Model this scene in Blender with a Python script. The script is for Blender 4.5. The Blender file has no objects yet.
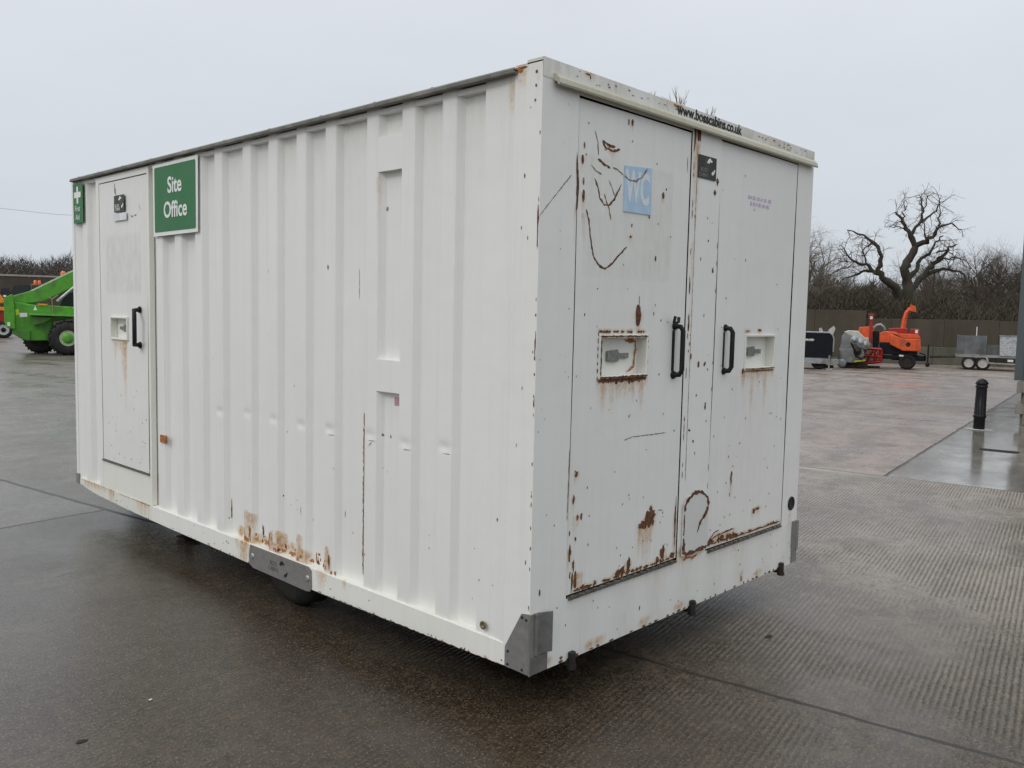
import bpy, bmesh, math, random
import numpy as np
from mathutils import Vector, Matrix
R = math.radians
rnd = random.Random(7)
scene = bpy.context.scene

# ------------------------------------------------------------------ camera
cam_d = bpy.data.cameras.new("camera"); cam = bpy.data.objects.new("camera", cam_d)
scene.collection.objects.link(cam); scene.camera = cam
cam_d.sensor_fit = 'HORIZONTAL'; cam_d.sensor_width = 36.0
cam_d.lens = 851.96 * 36.0 / 1024.0
cam_d.clip_start = 0.05; cam_d.clip_end = 2000
yaw, pitch, roll = 0.812410, -0.081196, 0.021880
fw = Vector((math.sin(yaw)*math.cos(pitch), math.cos(yaw)*math.cos(pitch), math.sin(pitch)))
rt = Vector((math.cos(yaw), -math.sin(yaw), 0)); up = rt.cross(fw)
r2 = rt*math.cos(roll) + up*math.sin(roll); u2 = -rt*math.sin(roll) + up*math.cos(roll)
cam.matrix_world = Matrix(((r2.x, u2.x, -fw.x, -2.4605), (r2.y, u2.y, -fw.y, -2.2061),
                           (r2.z, u2.z, -fw.z, 1.6416), (0, 0, 0, 1)))

# ------------------------------------------------------------------ world, sun, exposure
SUN_EL, SUN_AZ = 40.0, 270.0            # azimuth clockwise from +Y (behind and left of the camera)
w = bpy.data.worlds.new("World"); scene.world = w; w.use_nodes = True
nt = w.node_tree; nt.nodes.clear()
out = nt.nodes.new('ShaderNodeOutputWorld'); bg = nt.nodes.new('ShaderNodeBackground')
sky = nt.nodes.new('ShaderNodeTexSky'); sky.sky_type = 'NISHITA'; sky.sun_disc = False
sky.sun_elevation = R(SUN_EL); sky.sun_rotation = R(SUN_AZ); sky.air_density = 2; sky.dust_density = 6
tc = nt.nodes.new('ShaderNodeTexCoord'); sep = nt.nodes.new('ShaderNodeSeparateXYZ')
nt.links.new(tc.outputs['Generated'], sep.inputs[0])
ramp = nt.nodes.new('ShaderNodeValToRGB'); nt.links.new(sep.outputs['Z'], ramp.inputs[0])
# overcast layer: a little brighter towards the zenith (values are x10, background strength 0.1)
el = ramp.color_ramp.elements
el[0].position = 0.0; el[0].color = (6.6, 7.15, 7.75, 1)
el[1].position = 1.0; el[1].color = (17.5, 17.8, 18.2, 1)
e = el.new(0.12); e.color = (6.75, 7.25, 7.85, 1)
e = el.new(0.40); e.color = (7.9, 8.2, 8.8, 1)
nz = nt.nodes.new('ShaderNodeTexNoise'); nz.inputs['Scale'].default_value = 2.4; nz.inputs['Detail'].default_value = 5
mp = nt.nodes.new('ShaderNodeMapping'); mp.inputs['Scale'].default_value = (1, 1, 3)
nt.links.new(tc.outputs['Generated'], mp.inputs[0]); nt.links.new(mp.outputs[0], nz.inputs['Vector'])
mr = nt.nodes.new('ShaderNodeMapRange'); mr.inputs[3].default_value = 0.91; mr.inputs[4].default_value = 1.07
nt.links.new(nz.outputs[0], mr.inputs[0])
mul = nt.nodes.new('ShaderNodeVectorMath'); mul.operation = 'SCALE'
nt.links.new(ramp.outputs[0], mul.inputs[0]); nt.links.new(mr.outputs[0], mul.inputs['Scale'])
mix = nt.nodes.new('ShaderNodeMix'); mix.data_type = 'RGBA'; mix.inputs[0].default_value = 0.93
nt.links.new(sky.outputs[0], mix.inputs[6]); nt.links.new(mul.outputs[0], mix.inputs[7])
nt.links.new(mix.outputs[2], bg.inputs[0]); bg.inputs[1].default_value = 0.1
nt.links.new(bg.outputs[0], out.inputs[0])
sl = bpy.data.lights.new("sun", 'SUN'); sl.energy = 0.62; sl.angle = R(14); sl.color = (1, 0.985, 0.965)
so = bpy.data.objects.new("sun", sl); scene.collection.objects.link(so)
so.rotation_euler = (R(90 - SUN_EL), 0, R(180 - SUN_AZ))
scene.view_settings.view_transform = 'Standard'; scene.view_settings.look = 'None'
scene.view_settings.exposure = 0; scene.view_settings.gamma = 1

# ------------------------------------------------------------------ helpers
COL = scene.collection
def tag(o, label=None, cat=None, group=None, kind=None):
    if label: o['label'] = label
    if cat: o['category'] = cat
    if group: o['group'] = group
    if kind: o['kind'] = kind
    return o
def empty(name, loc=(0, 0, 0), rz=0, label=None, cat=None, group=None):
    o = bpy.data.objects.new(name, None); COL.objects.link(o); o.empty_display_size = 0.3
    o.location = loc; o.rotation_euler = (0, 0, rz); return tag(o, label, cat, group)
class MB:
    """collects shapes, builds one mesh object"""
    def __init__(s): s.v = []; s.f = []; s.m = []; s.sm = []
    def add(s, vs, fs, mi=0, smooth=False):
        b = len(s.v); s.v += [tuple(x) for x in vs]
        for f in fs: s.f.append([b+i for i in f]); s.m.append(mi); s.sm.append(smooth)
        return s
    def box(s, x0, x1, y0, y1, z0, z1, mi=0, M=None):
        vs = [(x, y, z) for x in (x0, x1) for y in (y0, y1) for z in (z0, z1)]
        if M is not None: vs = [tuple(M @ Vector(v)) for v in vs]
        return s.add(vs, [(0, 1, 3, 2), (4, 6, 7, 5), (0, 4, 5, 1), (2, 3, 7, 6), (0, 2, 6, 4), (1, 5, 7, 3)], mi)
    def tube(s, pts, r, n=8, mi=0, caps=True):
        pts = [Vector(p) for p in pts]
        rs = r if isinstance(r, (list, tuple)) else [r]*len(pts)
        vs = []; fs = []
        prev = None
        for i, p in enumerate(pts):
            d = (pts[min(i+1, len(pts)-1)] - pts[max(i-1, 0)])
            d = d.normalized() if d.length > 1e-9 else Vector((0, 0, 1))
            if prev is None:
                a = d.orthogonal().normalized()
            else:
                a = prev - d*prev.dot(d)
                a = a.normalized() if a.length > 1e-6 else d.orthogonal().normalized()
            prev = a; b = d.cross(a)
            for k in range(n):
                t = 2*math.pi*k/n + math.pi/n
                vs.append(p + (a*math.cos(t) + b*math.sin(t))*rs[i])
        for i in range(len(pts)-1):
            for k in range(n):
                k2 = (k+1) % n
                fs.append((i*n+k, i*n+k2, (i+1)*n+k2, (i+1)*n+k))
        s.add(vs, fs, mi, n > 5)
        if caps:
            m = len(pts)
            s.add(vs[:n], [tuple(range(n))[::-1]], mi); s.add(vs[(m-1)*n:], [tuple(range(n))], mi)
        return s
    def lathe(s, c, axis, prof, n=24, mi=0, caps=True):
        """prof: list of (along axis, radius)"""
        ax = Vector(axis).normalized(); a = ax.orthogonal().normalized(); b = ax.cross(a); c = Vector(c)
        vs = []; fs = []
        for (h, r) in prof:
            for k in range(n):
                t = 2*math.pi*k/n
                vs.append(c + ax*h + (a*math.cos(t)+b*math.sin(t))*r)
        for i in range(len(prof)-1):
            for k in range(n):
                k2 = (k+1) % n; fs.append((i*n+k, i*n+k2, (i+1)*n+k2, (i+1)*n+k))
        s.add(vs, fs, mi, True)
        if not caps: return s
        if prof[0][1] > 1e-4: s.add(vs[:n], [tuple(range(n))[::-1]], mi)
        if prof[-1][1] > 1e-4: s.add(vs[-n:], [tuple(range(n))], mi)
        return s
    def prism(s, poly, plane, d0, d1, mi=0):
        """poly 2D points; plane 'xz' extruded in y, 'yz' extruded in x, 'xy' extruded in z"""
        def P(a, b, d):
            return {'xz': (a, d, b), 'yz': (d, a, b), 'xy': (a, b, d)}[plane]
        n = len(poly)
        vs = [P(a, b, d0) for a, b in poly] + [P(a, b, d1) for a, b in poly]
        fs = [tuple(range(n)), tuple(range(2*n-1, n-1, -1))]
        fs += [(i, (i+1) % n + 0, (i+1) % n + n, i+n) for i in range(n)]
        return s.add(vs, fs, mi)
    def build(s, name, mats, parent=None, recalc=True, bevel=0):
        me = bpy.data.meshes.new(name); me.from_pydata(s.v, [], s.f)
        if not isinstance(mats, (list, tuple)): mats = [mats]
        for m in mats: me.materials.append(m)
        me.polygons.foreach_set('material_index', s.m)
        me.polygons.foreach_set('use_smooth', s.sm)
        if recalc:
            bm = bmesh.new(); bm.from_mesh(me); bmesh.ops.recalc_face_normals(bm, faces=bm.faces); bm.to_mesh(me); bm.free()
        me.update()
        o = bpy.data.objects.new(name, me); COL.objects.link(o)
        if parent: o.parent = parent
        if bevel:
            b = o.modifiers.new('bevel', 'BEVEL'); b.width = bevel; b.segments = 2; b.limit_method = 'ANGLE'
        return o
def rrect(x0, x1, z0, z1, r, n=4):
    pts = []
    for cx, cz, a0 in ((x1-r, z1-r, 0), (x0+r, z1-r, 90), (x0+r, z0+r, 180), (x1-r, z0+r, 270)):
        for k in range(n+1):
            a = R(a0 + 90*k/n); pts.append((cx+r*math.cos(a), cz+r*math.sin(a)))
    return pts

# ------------------------------------------------------------------ material toolkit
class NT:
    def __init__(s, name):
        s.mat = bpy.data.materials.new(name); s.mat.use_nodes = True; s.t = s.mat.node_tree
        s.b = s.t.nodes['Principled BSDF']; s.n = s.t.nodes
    def link(s, a, b): s.t.links.new(a, b)
    def val(s, sock, v):
        if isinstance(v, (int, float)): sock.default_value = v
        elif isinstance(v, (tuple, list)): sock.default_value = tuple(v) + ((1,) if len(v) == 3 and len(sock.default_value) == 4 else ())
        else: s.link(v, sock)
    def math(s, op, a, b=0.0, c=None, clamp=False):
        n = s.n.new('ShaderNodeMath'); n.operation = op; n.use_clamp = clamp
        s.val(n.inputs[0], a); s.val(n.inputs[1], b)
        if c is not None: s.val(n.inputs[2], c)
        return n.outputs[0]
    def mix(s, f, a, b, mode='MIX'):
        n = s.n.new('ShaderNodeMix'); n.data_type = 'RGBA'; n.blend_type = mode
        s.val(n.inputs[0], f); s.val(n.inputs[6], a); s.val(n.inputs[7], b); return n.outputs[2]
    def fmix(s, f, a, b):
        n = s.n.new('ShaderNodeMix'); n.data_type = 'FLOAT'
        s.val(n.inputs[0], f); s.val(n.inputs[2], a); s.val(n.inputs[3], b); return n.outputs[0]
    def noise(s, vec, scale, detail=4, rough=0.55, dist=0):
        n = s.n.new('ShaderNodeTexNoise'); s.link(vec, n.inputs['Vector'])
        n.inputs['Scale'].default_value = scale; n.inputs['Detail'].default_value = detail
        n.inputs['Roughness'].default_value = rough; n.inputs['Distortion'].default_value = dist
        return n.outputs[0]
    def map(s, vec, scale=(1, 1, 1), rot=(0, 0, 0), loc=(0, 0, 0)):
        n = s.n.new('ShaderNodeMapping'); s.link(vec, n.inputs[0]); n.inputs['Scale'].default_value = scale
        n.inputs['Rotation'].default_value = rot; n.inputs['Location'].default_value = loc; return n.outputs[0]
    def obj(s): return s.n.new('ShaderNodeTexCoord').outputs['Object']
    def pos(s): return s.n.new('ShaderNodeNewGeometry').outputs['Position']
    def rng(s, v, a, b, c=0.0, d=1.0, smooth=False):
        n = s.n.new('ShaderNodeMapRange'); s.val(n.inputs[0], v)
        if smooth: n.interpolation_type = 'SMOOTHSTEP'
        for i, x in enumerate((a, b, c, d)): n.inputs[i+1].default_value = x
        return n.outputs[0]
    def attr(s, name):
        n = s.n.new('ShaderNodeAttribute'); n.attribute_name = name; return n.outputs['Fac']
    def sep(s, v):
        n = s.n.new('ShaderNodeSeparateXYZ'); s.link(v, n.inputs[0]); return n.outputs
    def bump(s, h, strength=0.3, dist=0.01, prev=None):
        n = s.n.new('ShaderNodeBump'); n.inputs['Strength'].default_value = strength
        n.inputs['Distance'].default_value = dist; s.link(h, n.inputs['Height'])
        if prev is not None: s.link(prev, n.inputs['Normal'])
        return n.outputs[0]
    def done(s, col, rough=0.5, metal=0.0, nrm=None, spec=None, coat=None):
        s.val(s.b.inputs['Base Color'], col); s.val(s.b.inputs['Roughness'], rough); s.val(s.b.inputs['Metallic'], metal)
        if nrm is not None: s.link(nrm, s.b.inputs['Normal'])
        if spec is not None: s.b.inputs['Specular IOR Level'].default_value = spec
        if coat is not None: s.b.inputs['Coat Weight'].default_value = coat
        return s.mat
def simple(name, col, rough=0.5, metal=0.0, var=0.2, scale=12, bump=0.0, dirt=None, spec=None):
    """painted or plain surface with a little mottling, optional dirt colour"""
    m = NT(name); p = m.obj(); n = m.noise(p, scale, 5, 0.6)
    c = m.mix(m.rng(n, 0.3, 0.7), [x*(1-var) for x in col], [min(1, x*(1+var)) for x in col])
    if dirt:
        d = m.noise(m.map(p, (1, 1, 0.5)), scale*0.35, 6, 0.65)
        c = m.mix(m.rng(d, 0.52, 0.68), c, dirt)
    rr = m.rng(n, 0.2, 0.8, max(0.03, rough-0.1), min(1, rough+0.12))
    nn = m.bump(n, bump, 0.01) if bump else None
    return m.done(c, rr, metal, nn, spec=(.18 if max(col) < .06 else .5) if spec is None else spec)

def make_paint(name, base=(0.775, 0.772, 0.750), yellow=0.0, rough=0.36):
    m = NT(name); p = m.pos()
    big = m.noise(p, 1.3, 4, 0.6)
    streak = m.noise(m.map(p, (26, 26, 0.9)), 1.0, 5, 0.6)
    streak2 = m.noise(m.map(p, (70, 70, 1.6)), 1.0, 4, 0.6)
    fine = m.noise(p, 60, 4, 0.7)
    c = m.mix(m.rng(big, 0.35, 0.7), base, [base[0]*0.965, base[1]*0.975, base[2]*0.955])
    c = m.mix(m.math('MULTIPLY', m.rng(streak, 0.50, 0.72), 0.20), c, (0.62, 0.62, 0.60))
    c = m.mix(m.math('MULTIPLY', m.rng(streak2, 0.55, 0.75), 0.12), c, (0.58, 0.58, 0.555))
    # sparse fly specks and chips
    v = m.n.new('ShaderNodeTexVoronoi'); m.link(m.map(p, (9, 9, 6)), v.inputs['Vector']); v.inputs['Scale'].default_value = 1.0
    jit = m.noise(p, 45, 3, 0.7)
    d = m.math('ADD', v.outputs['Distance'], m.math('MULTIPLY', jit, 0.06))
    spot = m.math('MULTIPLY', m.math('LESS_THAN', d, 0.052), m.rng(m.noise(p, 2.2, 2), 0.55, 0.62))
    c = m.mix(m.math('MULTIPLY', spot, 0.8), c, (0.16, 0.11, 0.07))
    # stains stored on the mesh: 'grime' (green-grey dirt, plus painted recess and underside shade) and 'run' (rust wash)
    g = m.attr('grime_shade'); gm = m.math('MULTIPLY', g, m.rng(m.noise(m.map(p, (30, 30, 8)), 1.0, 5, 0.7), 0.25, 0.7), clamp=True)
    c = m.mix(gm, c, (0.36, 0.34, 0.24))
    r_ = m.attr('run'); sn = m.math('ADD', m.math('MULTIPLY', m.noise(m.map(p, (85, 85, 6)), 1.0, 6, 0.75), .6), m.math('MULTIPLY', m.noise(p, 75, 5, .75), .4))
    rm = m.math('MULTIPLY', m.math('SUBTRACT', m.math('ADD', r_, sn), 0.55, clamp=True), 1.9, clamp=True)
    rm = m.math('MULTIPLY', rm, m.rng(r_, 0.02, 0.2), clamp=True)
    c = m.mix(m.math('MULTIPLY', rm, m.rng(m.noise(p, 30, 4, .7), .3, .6, .35, 1.0)), c, m.mix(m.rng(m.noise(p, 50, 3, .7), .4, .6), (0.56, 0.36, 0.14), (0.38, 0.165, 0.035)))
    core = m.rng(m.math('ADD', r_, m.math('MULTIPLY', sn, 0.9)), 1.22, 1.38)
    c = m.mix(core, c, m.mix(m.rng(fine, 0.35, 0.65), (0.22, 0.075, 0.02), (0.07, 0.028, 0.014)))
    dent = m.noise(p, 5.5, 2, 0.4)
    nn = m.bump(dent, 0.18, 0.02); nn = m.bump(fine, 0.05, 0.002, nn)
    rr = m.rng(m.math('ADD', streak, gm), 0.3, 1.2, rough-0.06, rough+0.3)
    rr = m.fmix(core, rr, 0.85)
    return m.done(c, rr, 0, nn)
PAINT = make_paint('cabin_white_paint')
def make_rust():
    m = NT('rust'); p = m.pos(); a = m.noise(p, 60, 5, 0.7); b = m.noise(p, 180, 4, 0.7)
    c = m.mix(m.rng(a, 0.4, 0.62), (0.045, 0.022, 0.014), (0.20, 0.075, 0.022))
    c = m.mix(m.rng(b, 0.62, 0.74), c, (0.36, 0.19, 0.07))
    return m.done(c, 0.85, 0, m.bump(b, 0.6, 0.003))
RUST = make_rust()
def make_scratch():
    m = NT('scratch'); p = m.pos(); a = m.noise(p, 90, 4, 0.7)
    return m.done(m.mix(m.rng(a, 0.4, 0.6), (0.10, 0.07, 0.05), (0.34, 0.24, 0.14)), 0.8)
SCR = make_scratch()
ORUST = simple('orange_rust', (0.33, 0.13, 0.035), 0.85, 0, 0.5, 60)
GALV = simple('galvanised_plate', (0.22, 0.215, 0.205), 0.5, 0.25, 0.14, 30, 0.05)
GAP = simple('black_gap', (0.015, 0.014, 0.013), 0.8, 0, 0.3, 20)
SEAL = simple('weathered_edge', (0.10, 0.095, 0.08), 0.7, 0, 0.4, 25)
BLACK = simple('black_plastic', (0.016, 0.016, 0.018), 0.35, 0, 0.3, 30)
RUBBER = simple('rubber', (0.014, 0.014, 0.014), 0.6, 0, 0.35, 20, 0.3, (0.032, 0.028, 0.022), .3)
DARKMET = simple('dark_steel', (0.035, 0.032, 0.03), 0.6, 0.3, 0.4, 15, 0.2, (0.07, 0.04, 0.025))
SILVER = simple('silver_metal', (0.42, 0.42, 0.41), 0.35, 0.7, 0.2, 20)
GREENS = simple('green_sign', (0.020, 0.150, 0.045), 0.5, 0, 0.08, 9)
WHITES = simple('sign_white', (0.74, 0.76, 0.72), 0.4, 0, 0.05, 9)

# ------------------------------------------------------------------ ground
def make_ground():
    m = NT('wet_concrete'); P = m.pos(); q = m.map(P, rot=(0, 0, R(-8)))
    u, v, _ = m.sep(q)
    big = m.noise(P, 0.45, 4, 0.55); med = m.noise(P, 2.2, 5, 0.6); fine = m.noise(P, 38, 5, 0.7); grit = m.noise(P, 95, 2, 0.6)
    wob = m.math('MULTIPLY', m.math('SUBTRACT', m.noise(P, 3.0, 4, 0.6), 0.5), 0.05)
    wob2 = m.math('MULTIPLY', m.math('SUBTRACT', m.noise(P, 30, 3, 0.6), 0.5), 0.012)
    wb = m.math('ADD', wob, wob2)
    uw = m.math('ADD', u, wb); vw = m.math('ADD', v, wb)
    def gt(a, k): return m.math('GREATER_THAN', a, k)
    def lt(a, k): return m.math('LESS_THAN', a, k)
    def AND(*a):
        r = a[0]
        for x in a[1:]: r = m.math('MULTIPLY', r, x)
        return r
    far = gt(uw, 6.97); wet = AND(far, lt(vw, 0.13), lt(uw, 40))
    def line(c, k, hw): return m.math('LESS_THAN', m.math('ABSOLUTE', m.math('SUBTRACT', c, k)), hw)
    gate = m.rng(m.noise(P, 1.4, 3, 0.6), 0.36, 0.46)
    L = [AND(line(uw, 0.89, 0.013), lt(vw, 30), m.rng(m.noise(P, 2.5, 3), 0.30, 0.40)),
         line(uw, 6.97, 0.011), AND(line(vw, 0.13, 0.022), far),
         AND(line(vw, 4.74, 0.017), lt(uw, 0.89)), AND(line(uw, 0.89, 0.020), gt(vw, 3)), AND(line(uw, 13.05, 0.016), lt(vw, 30)), line(uw, 21.7, 0.03), line(uw, -5.2, 0.012),
         AND(line(vw, 9.4, 0.014), lt(uw, 0.89)), line(vw, 17.5, 0.035), line(vw, 24.2, 0.05), AND(line(vw, 4.74, 0.02), far, gate)]
    J = L[0]
    for x in L[1:]: J = m.math('MAXIMUM', J, x)
    # tamped ridges run along u; worn away in places
    _, v10, _z = m.sep(m.map(P, rot=(0, 0, R(-10.5))))
    ph = m.math('ADD', m.math('MULTIPLY', v10, 2*math.pi/0.0285), m.math('MULTIPLY', m.noise(P, 2.0, 2), 2.2))
    ph = m.math('ADD', ph, m.math('MULTIPLY', m.noise(P, 22, 3), 2.6))
    ridge = m.math('SINE', ph)
    gb = m.math('ADD', m.noise(P, 0.8, 3, 0.6), m.math('MULTIPLY', m.math('SUBTRACT', m.noise(P, 7, 3, 0.6), 0.5), 0.5))
    near_r = m.rng(u, -1.0, 1.6)               # coarser tamping on the right-hand slab
    worn = m.math('MULTIPLY', m.rng(gb, 0.40, 0.54), m.fmix(near_r, 0.22, 1.0))
    worn = m.math('MULTIPLY', worn, m.math('SUBTRACT', 1.0, m.math('MULTIPLY', far, 1.0)))
    worn = m.math('MULTIPLY', worn, m.rng(m.math('ABSOLUTE', m.math('SUBTRACT', u, 0.89)), 0.03, 0.25))
    worn = m.math('MULTIPLY', m.math('MULTIPLY', worn, m.rng(v, 7, 3.5)), m.rng(m.noise(P, 16, 3, .7), .30, .55, .35, 1))
    broom = m.noise(m.map(q, (5, 60, 1)), 1.0, 3, 0.6)
    # colours
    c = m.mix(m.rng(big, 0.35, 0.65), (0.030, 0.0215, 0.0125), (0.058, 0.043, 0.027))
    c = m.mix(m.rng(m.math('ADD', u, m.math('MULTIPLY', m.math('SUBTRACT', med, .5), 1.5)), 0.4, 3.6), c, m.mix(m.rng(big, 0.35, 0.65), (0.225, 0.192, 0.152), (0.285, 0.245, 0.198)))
    c = m.mix(m.rng(m.math('ADD', m.math('SUBTRACT', v, u), m.math('MULTIPLY', big, 3.0)), 4.0, 8.0), c, (0.115, 0.102, 0.085))  # lighter towards the back left: sky sheen put into the base colour
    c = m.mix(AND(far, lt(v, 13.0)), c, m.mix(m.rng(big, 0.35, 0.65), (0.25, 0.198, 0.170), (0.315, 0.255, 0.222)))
    c = m.mix(AND(lt(uw, 0.89), gt(vw, 4.74)), c, (0.13, 0.116, 0.098))
    c = m.mix(m.math('MULTIPLY', wet, 0.95), c, m.mix(m.rng(m.noise(m.map(q, (.5, 3, 1)), 1.2, 4, .6), .35, .65), (0.15, 0.142, 0.126), (0.27, 0.258, 0.232)))
    c = m.mix(m.rng(med, 0.42, 0.7, 0, 0.45), c, (0.022, 0.017, 0.011))
    stn = m.noise(m.map(q, (1, 1.6, 1)), 1.1, 6, 0.68)
    c = m.mix(m.rng(stn, 0.50, 0.60, 0, 0.42), c, (0.028, 0.021, 0.014))
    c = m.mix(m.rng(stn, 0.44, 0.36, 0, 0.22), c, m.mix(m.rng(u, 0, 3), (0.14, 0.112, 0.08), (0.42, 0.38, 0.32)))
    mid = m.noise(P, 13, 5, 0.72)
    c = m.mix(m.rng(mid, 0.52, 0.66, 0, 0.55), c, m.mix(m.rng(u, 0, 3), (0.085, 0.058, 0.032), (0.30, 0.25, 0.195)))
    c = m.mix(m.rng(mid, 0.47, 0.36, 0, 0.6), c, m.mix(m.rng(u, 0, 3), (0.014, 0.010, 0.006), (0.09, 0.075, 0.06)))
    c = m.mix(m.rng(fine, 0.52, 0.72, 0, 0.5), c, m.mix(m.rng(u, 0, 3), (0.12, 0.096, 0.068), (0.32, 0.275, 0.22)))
    c = m.mix(m.rng(fine, 0.48, 0.32, 0, 0.75), c, (0.012, 0.009, 0.006))
    c = m.mix(m.rng(grit, 0.58, 0.68, 0, 0.5), c, (0.24, 0.21, 0.17))
    c = m.mix(m.rng(grit, 0.44, 0.36, 0, 0.5), c, (0.012, 0.010, 0.008))
    c = m.mix(m.math('MULTIPLY', worn, m.rng(ridge, -0.25, -0.9, 0, 0.80)), c, (0.045, 0.038, 0.03))
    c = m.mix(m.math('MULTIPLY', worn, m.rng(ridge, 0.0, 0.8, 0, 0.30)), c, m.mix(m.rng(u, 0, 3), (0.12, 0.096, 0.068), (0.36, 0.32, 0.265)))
    # orange spill on the far slab, pale cement smears
    sp = m.n.new('ShaderNodeVectorMath'); sp.operation = 'DISTANCE'
    m.link(m.map(P, (0.55, 1.0, 1)), sp.inputs[0]); sp.inputs[1].default_value = (21.2*0.55, 5.8, 0)
    c = m.mix(m.math('MULTIPLY', m.rng(m.math('ADD', sp.outputs['Value'], m.math('MULTIPLY', med, 2.0)), 1.25, 1.9, 1, 0), 0.42), c, (0.40, 0.15, 0.09))
    # pale cement haze along one edge of the joint at u = 6.97
    edge = m.math('MULTIPLY', m.rng(m.math('ABSOLUTE', m.math('SUBTRACT', uw, 6.88)), 0.10, 0.02), m.math('MULTIPLY', m.rng(v, 0.0, 0.8), m.rng(v, 9, 6)))
    c = m.mix(m.math('MULTIPLY', edge, 0.5), c, (0.38, 0.35, 0.31))
    c = m.mix(m.math('MULTIPLY', J, 0.85), c, (0.022, 0.019, 0.016))
    # wetness: film of water patches
    pud = m.rng(m.math('ADD', m.math('MULTIPLY', m.noise(m.map(q, (1.6, 0.45, 1)), 0.42, 4, 0.55), 0.75), m.math('MULTIPLY', med, 0.25)), 0.465, 0.56, 0, 1, True)
    pud = m.math('MULTIPLY', pud, m.rng(fine, 0.75, 0.35, 0.55, 1.0))
    ro = m.fmix(pud, m.math('ADD', m.rng(med, 0.3, 0.7, 0.17, 0.30), m.rng(u, 0.5, 2.5, 0, 0.14)), 0.17)
    ro = m.fmix(far, ro, m.fmix(pud, 0.50, 0.22))
    ro = m.fmix(m.math('MULTIPLY', wet, m.rng(med, 0.3, 0.6, 1.0, 0.85)), ro, m.rng(med, .35, .65, .05, .13))
    ro = m.math('ADD', ro, m.math('MULTIPLY', J, 0.3), clamp=True)
    dry = m.math('SUBTRACT', 1.0, m.math('MULTIPLY', pud, 0.75)); dry = m.math('MULTIPLY', dry, m.math('SUBTRACT', 1.0, m.math('MULTIPLY', wet, 0.9)))
    h = m.math('MULTIPLY', m.math('MULTIPLY', ridge, worn), 0.75)
    h = m.math('ADD', h, m.math('MULTIPLY', broom, 0.5)); h = m.math('ADD', h, m.math('MULTIPLY', fine, 1.1)); h = m.math('ADD', h, m.math('MULTIPLY', grit, 0.35))
    h = m.math('MULTIPLY', h, dry)
    h = m.math('SUBTRACT', h, m.math('MULTIPLY', J, 3.0))
    h = m.math('MULTIPLY', h, m.rng(u, -0.5, 2.0, 0.55, 1.0))
    nn = m.bump(h, 0.75, 0.004)
    m.done(c, ro, 0, nn)
    spx = m.math('ADD', m.math('SUBTRACT', v, m.math('MULTIPLY', u, 0.2)), m.math('MULTIPLY', m.math('SUBTRACT', big, .5), 3.0))
    sp2 = m.math('MAXIMUM', m.rng(spx, 0.8, 3.2, 0.28, 0.72), m.rng(u, 1.5, 4.0, 0.28, 0.60))
    m.val(m.b.inputs['Specular IOR Level'], m.math('MAXIMUM', sp2, m.math('MULTIPLY', pud, 0.5)))
    return m.mat
def plane(name, x0, x1, y0, y1, z, mat):
    o = MB().add([(x0, y0, z), (x1, y0, z), (x1, y1, z), (x0, y1, z)], [(0, 1, 2, 3)]).build(name, mat); return o
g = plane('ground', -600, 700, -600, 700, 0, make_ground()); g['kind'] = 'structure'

# ------------------------------------------------------------------ cabin
L, W = 4.81, 2.37
cabin = empty('site_cabin', (0, 0, 0), 0, 'white corrugated steel mobile site office with rust stains and a green Site Office sign', 'cabin')
def jag(cx, cz, w_, h_, rg, n=14, rough=0.45):
    pts = []
    for k in range(n):
        a = 2*math.pi*k/n + rg.uniform(-.1, .1); r = 1 - rough*rg.random()
        pts.append((cx + math.cos(a)*w_/2*r, cz + math.sin(a)*h_/2*r))
    return pts
def ribbon(pts, wd, rg):
    """jagged 2D ribbon quads"""
    P = []
    for i in range(len(pts)-1):
        (a, b), (c, d) = pts[i], pts[i+1]; n = max(1, int(math.hypot(c-a, d-b)/0.012))
        for k in range(n): P.append((a+(c-a)*k/n, b+(d-b)*k/n))
    P.append(pts[-1]); out = []
    ws = [wd*rg.uniform(0.45, 1.35)*(0.35 if i in (0, len(P)-1) else 1) for i in range(len(P))]
    Lf, Rt = [], []
    for i, p in enumerate(P):
        q0 = P[max(0, i-1)]; q1 = P[min(len(P)-1, i+1)]; dx, dz = q1[0]-q0[0], q1[1]-q0[1]; l = math.hypot(dx, dz) or 1
        nx, nz_ = -dz/l, dx/l; j = rg.uniform(-.2, .2)*wd
        Lf.append((p[0]+nx*(ws[i]/2+j), p[1]+nz_*(ws[i]/2+j))); Rt.append((p[0]-nx*(ws[i]/2-j), p[1]-nz_*(ws[i]/2-j)))
    return [[Lf[i], Lf[i+1], Rt[i+1], Rt[i]] for i in range(len(P)-1)]

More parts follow.
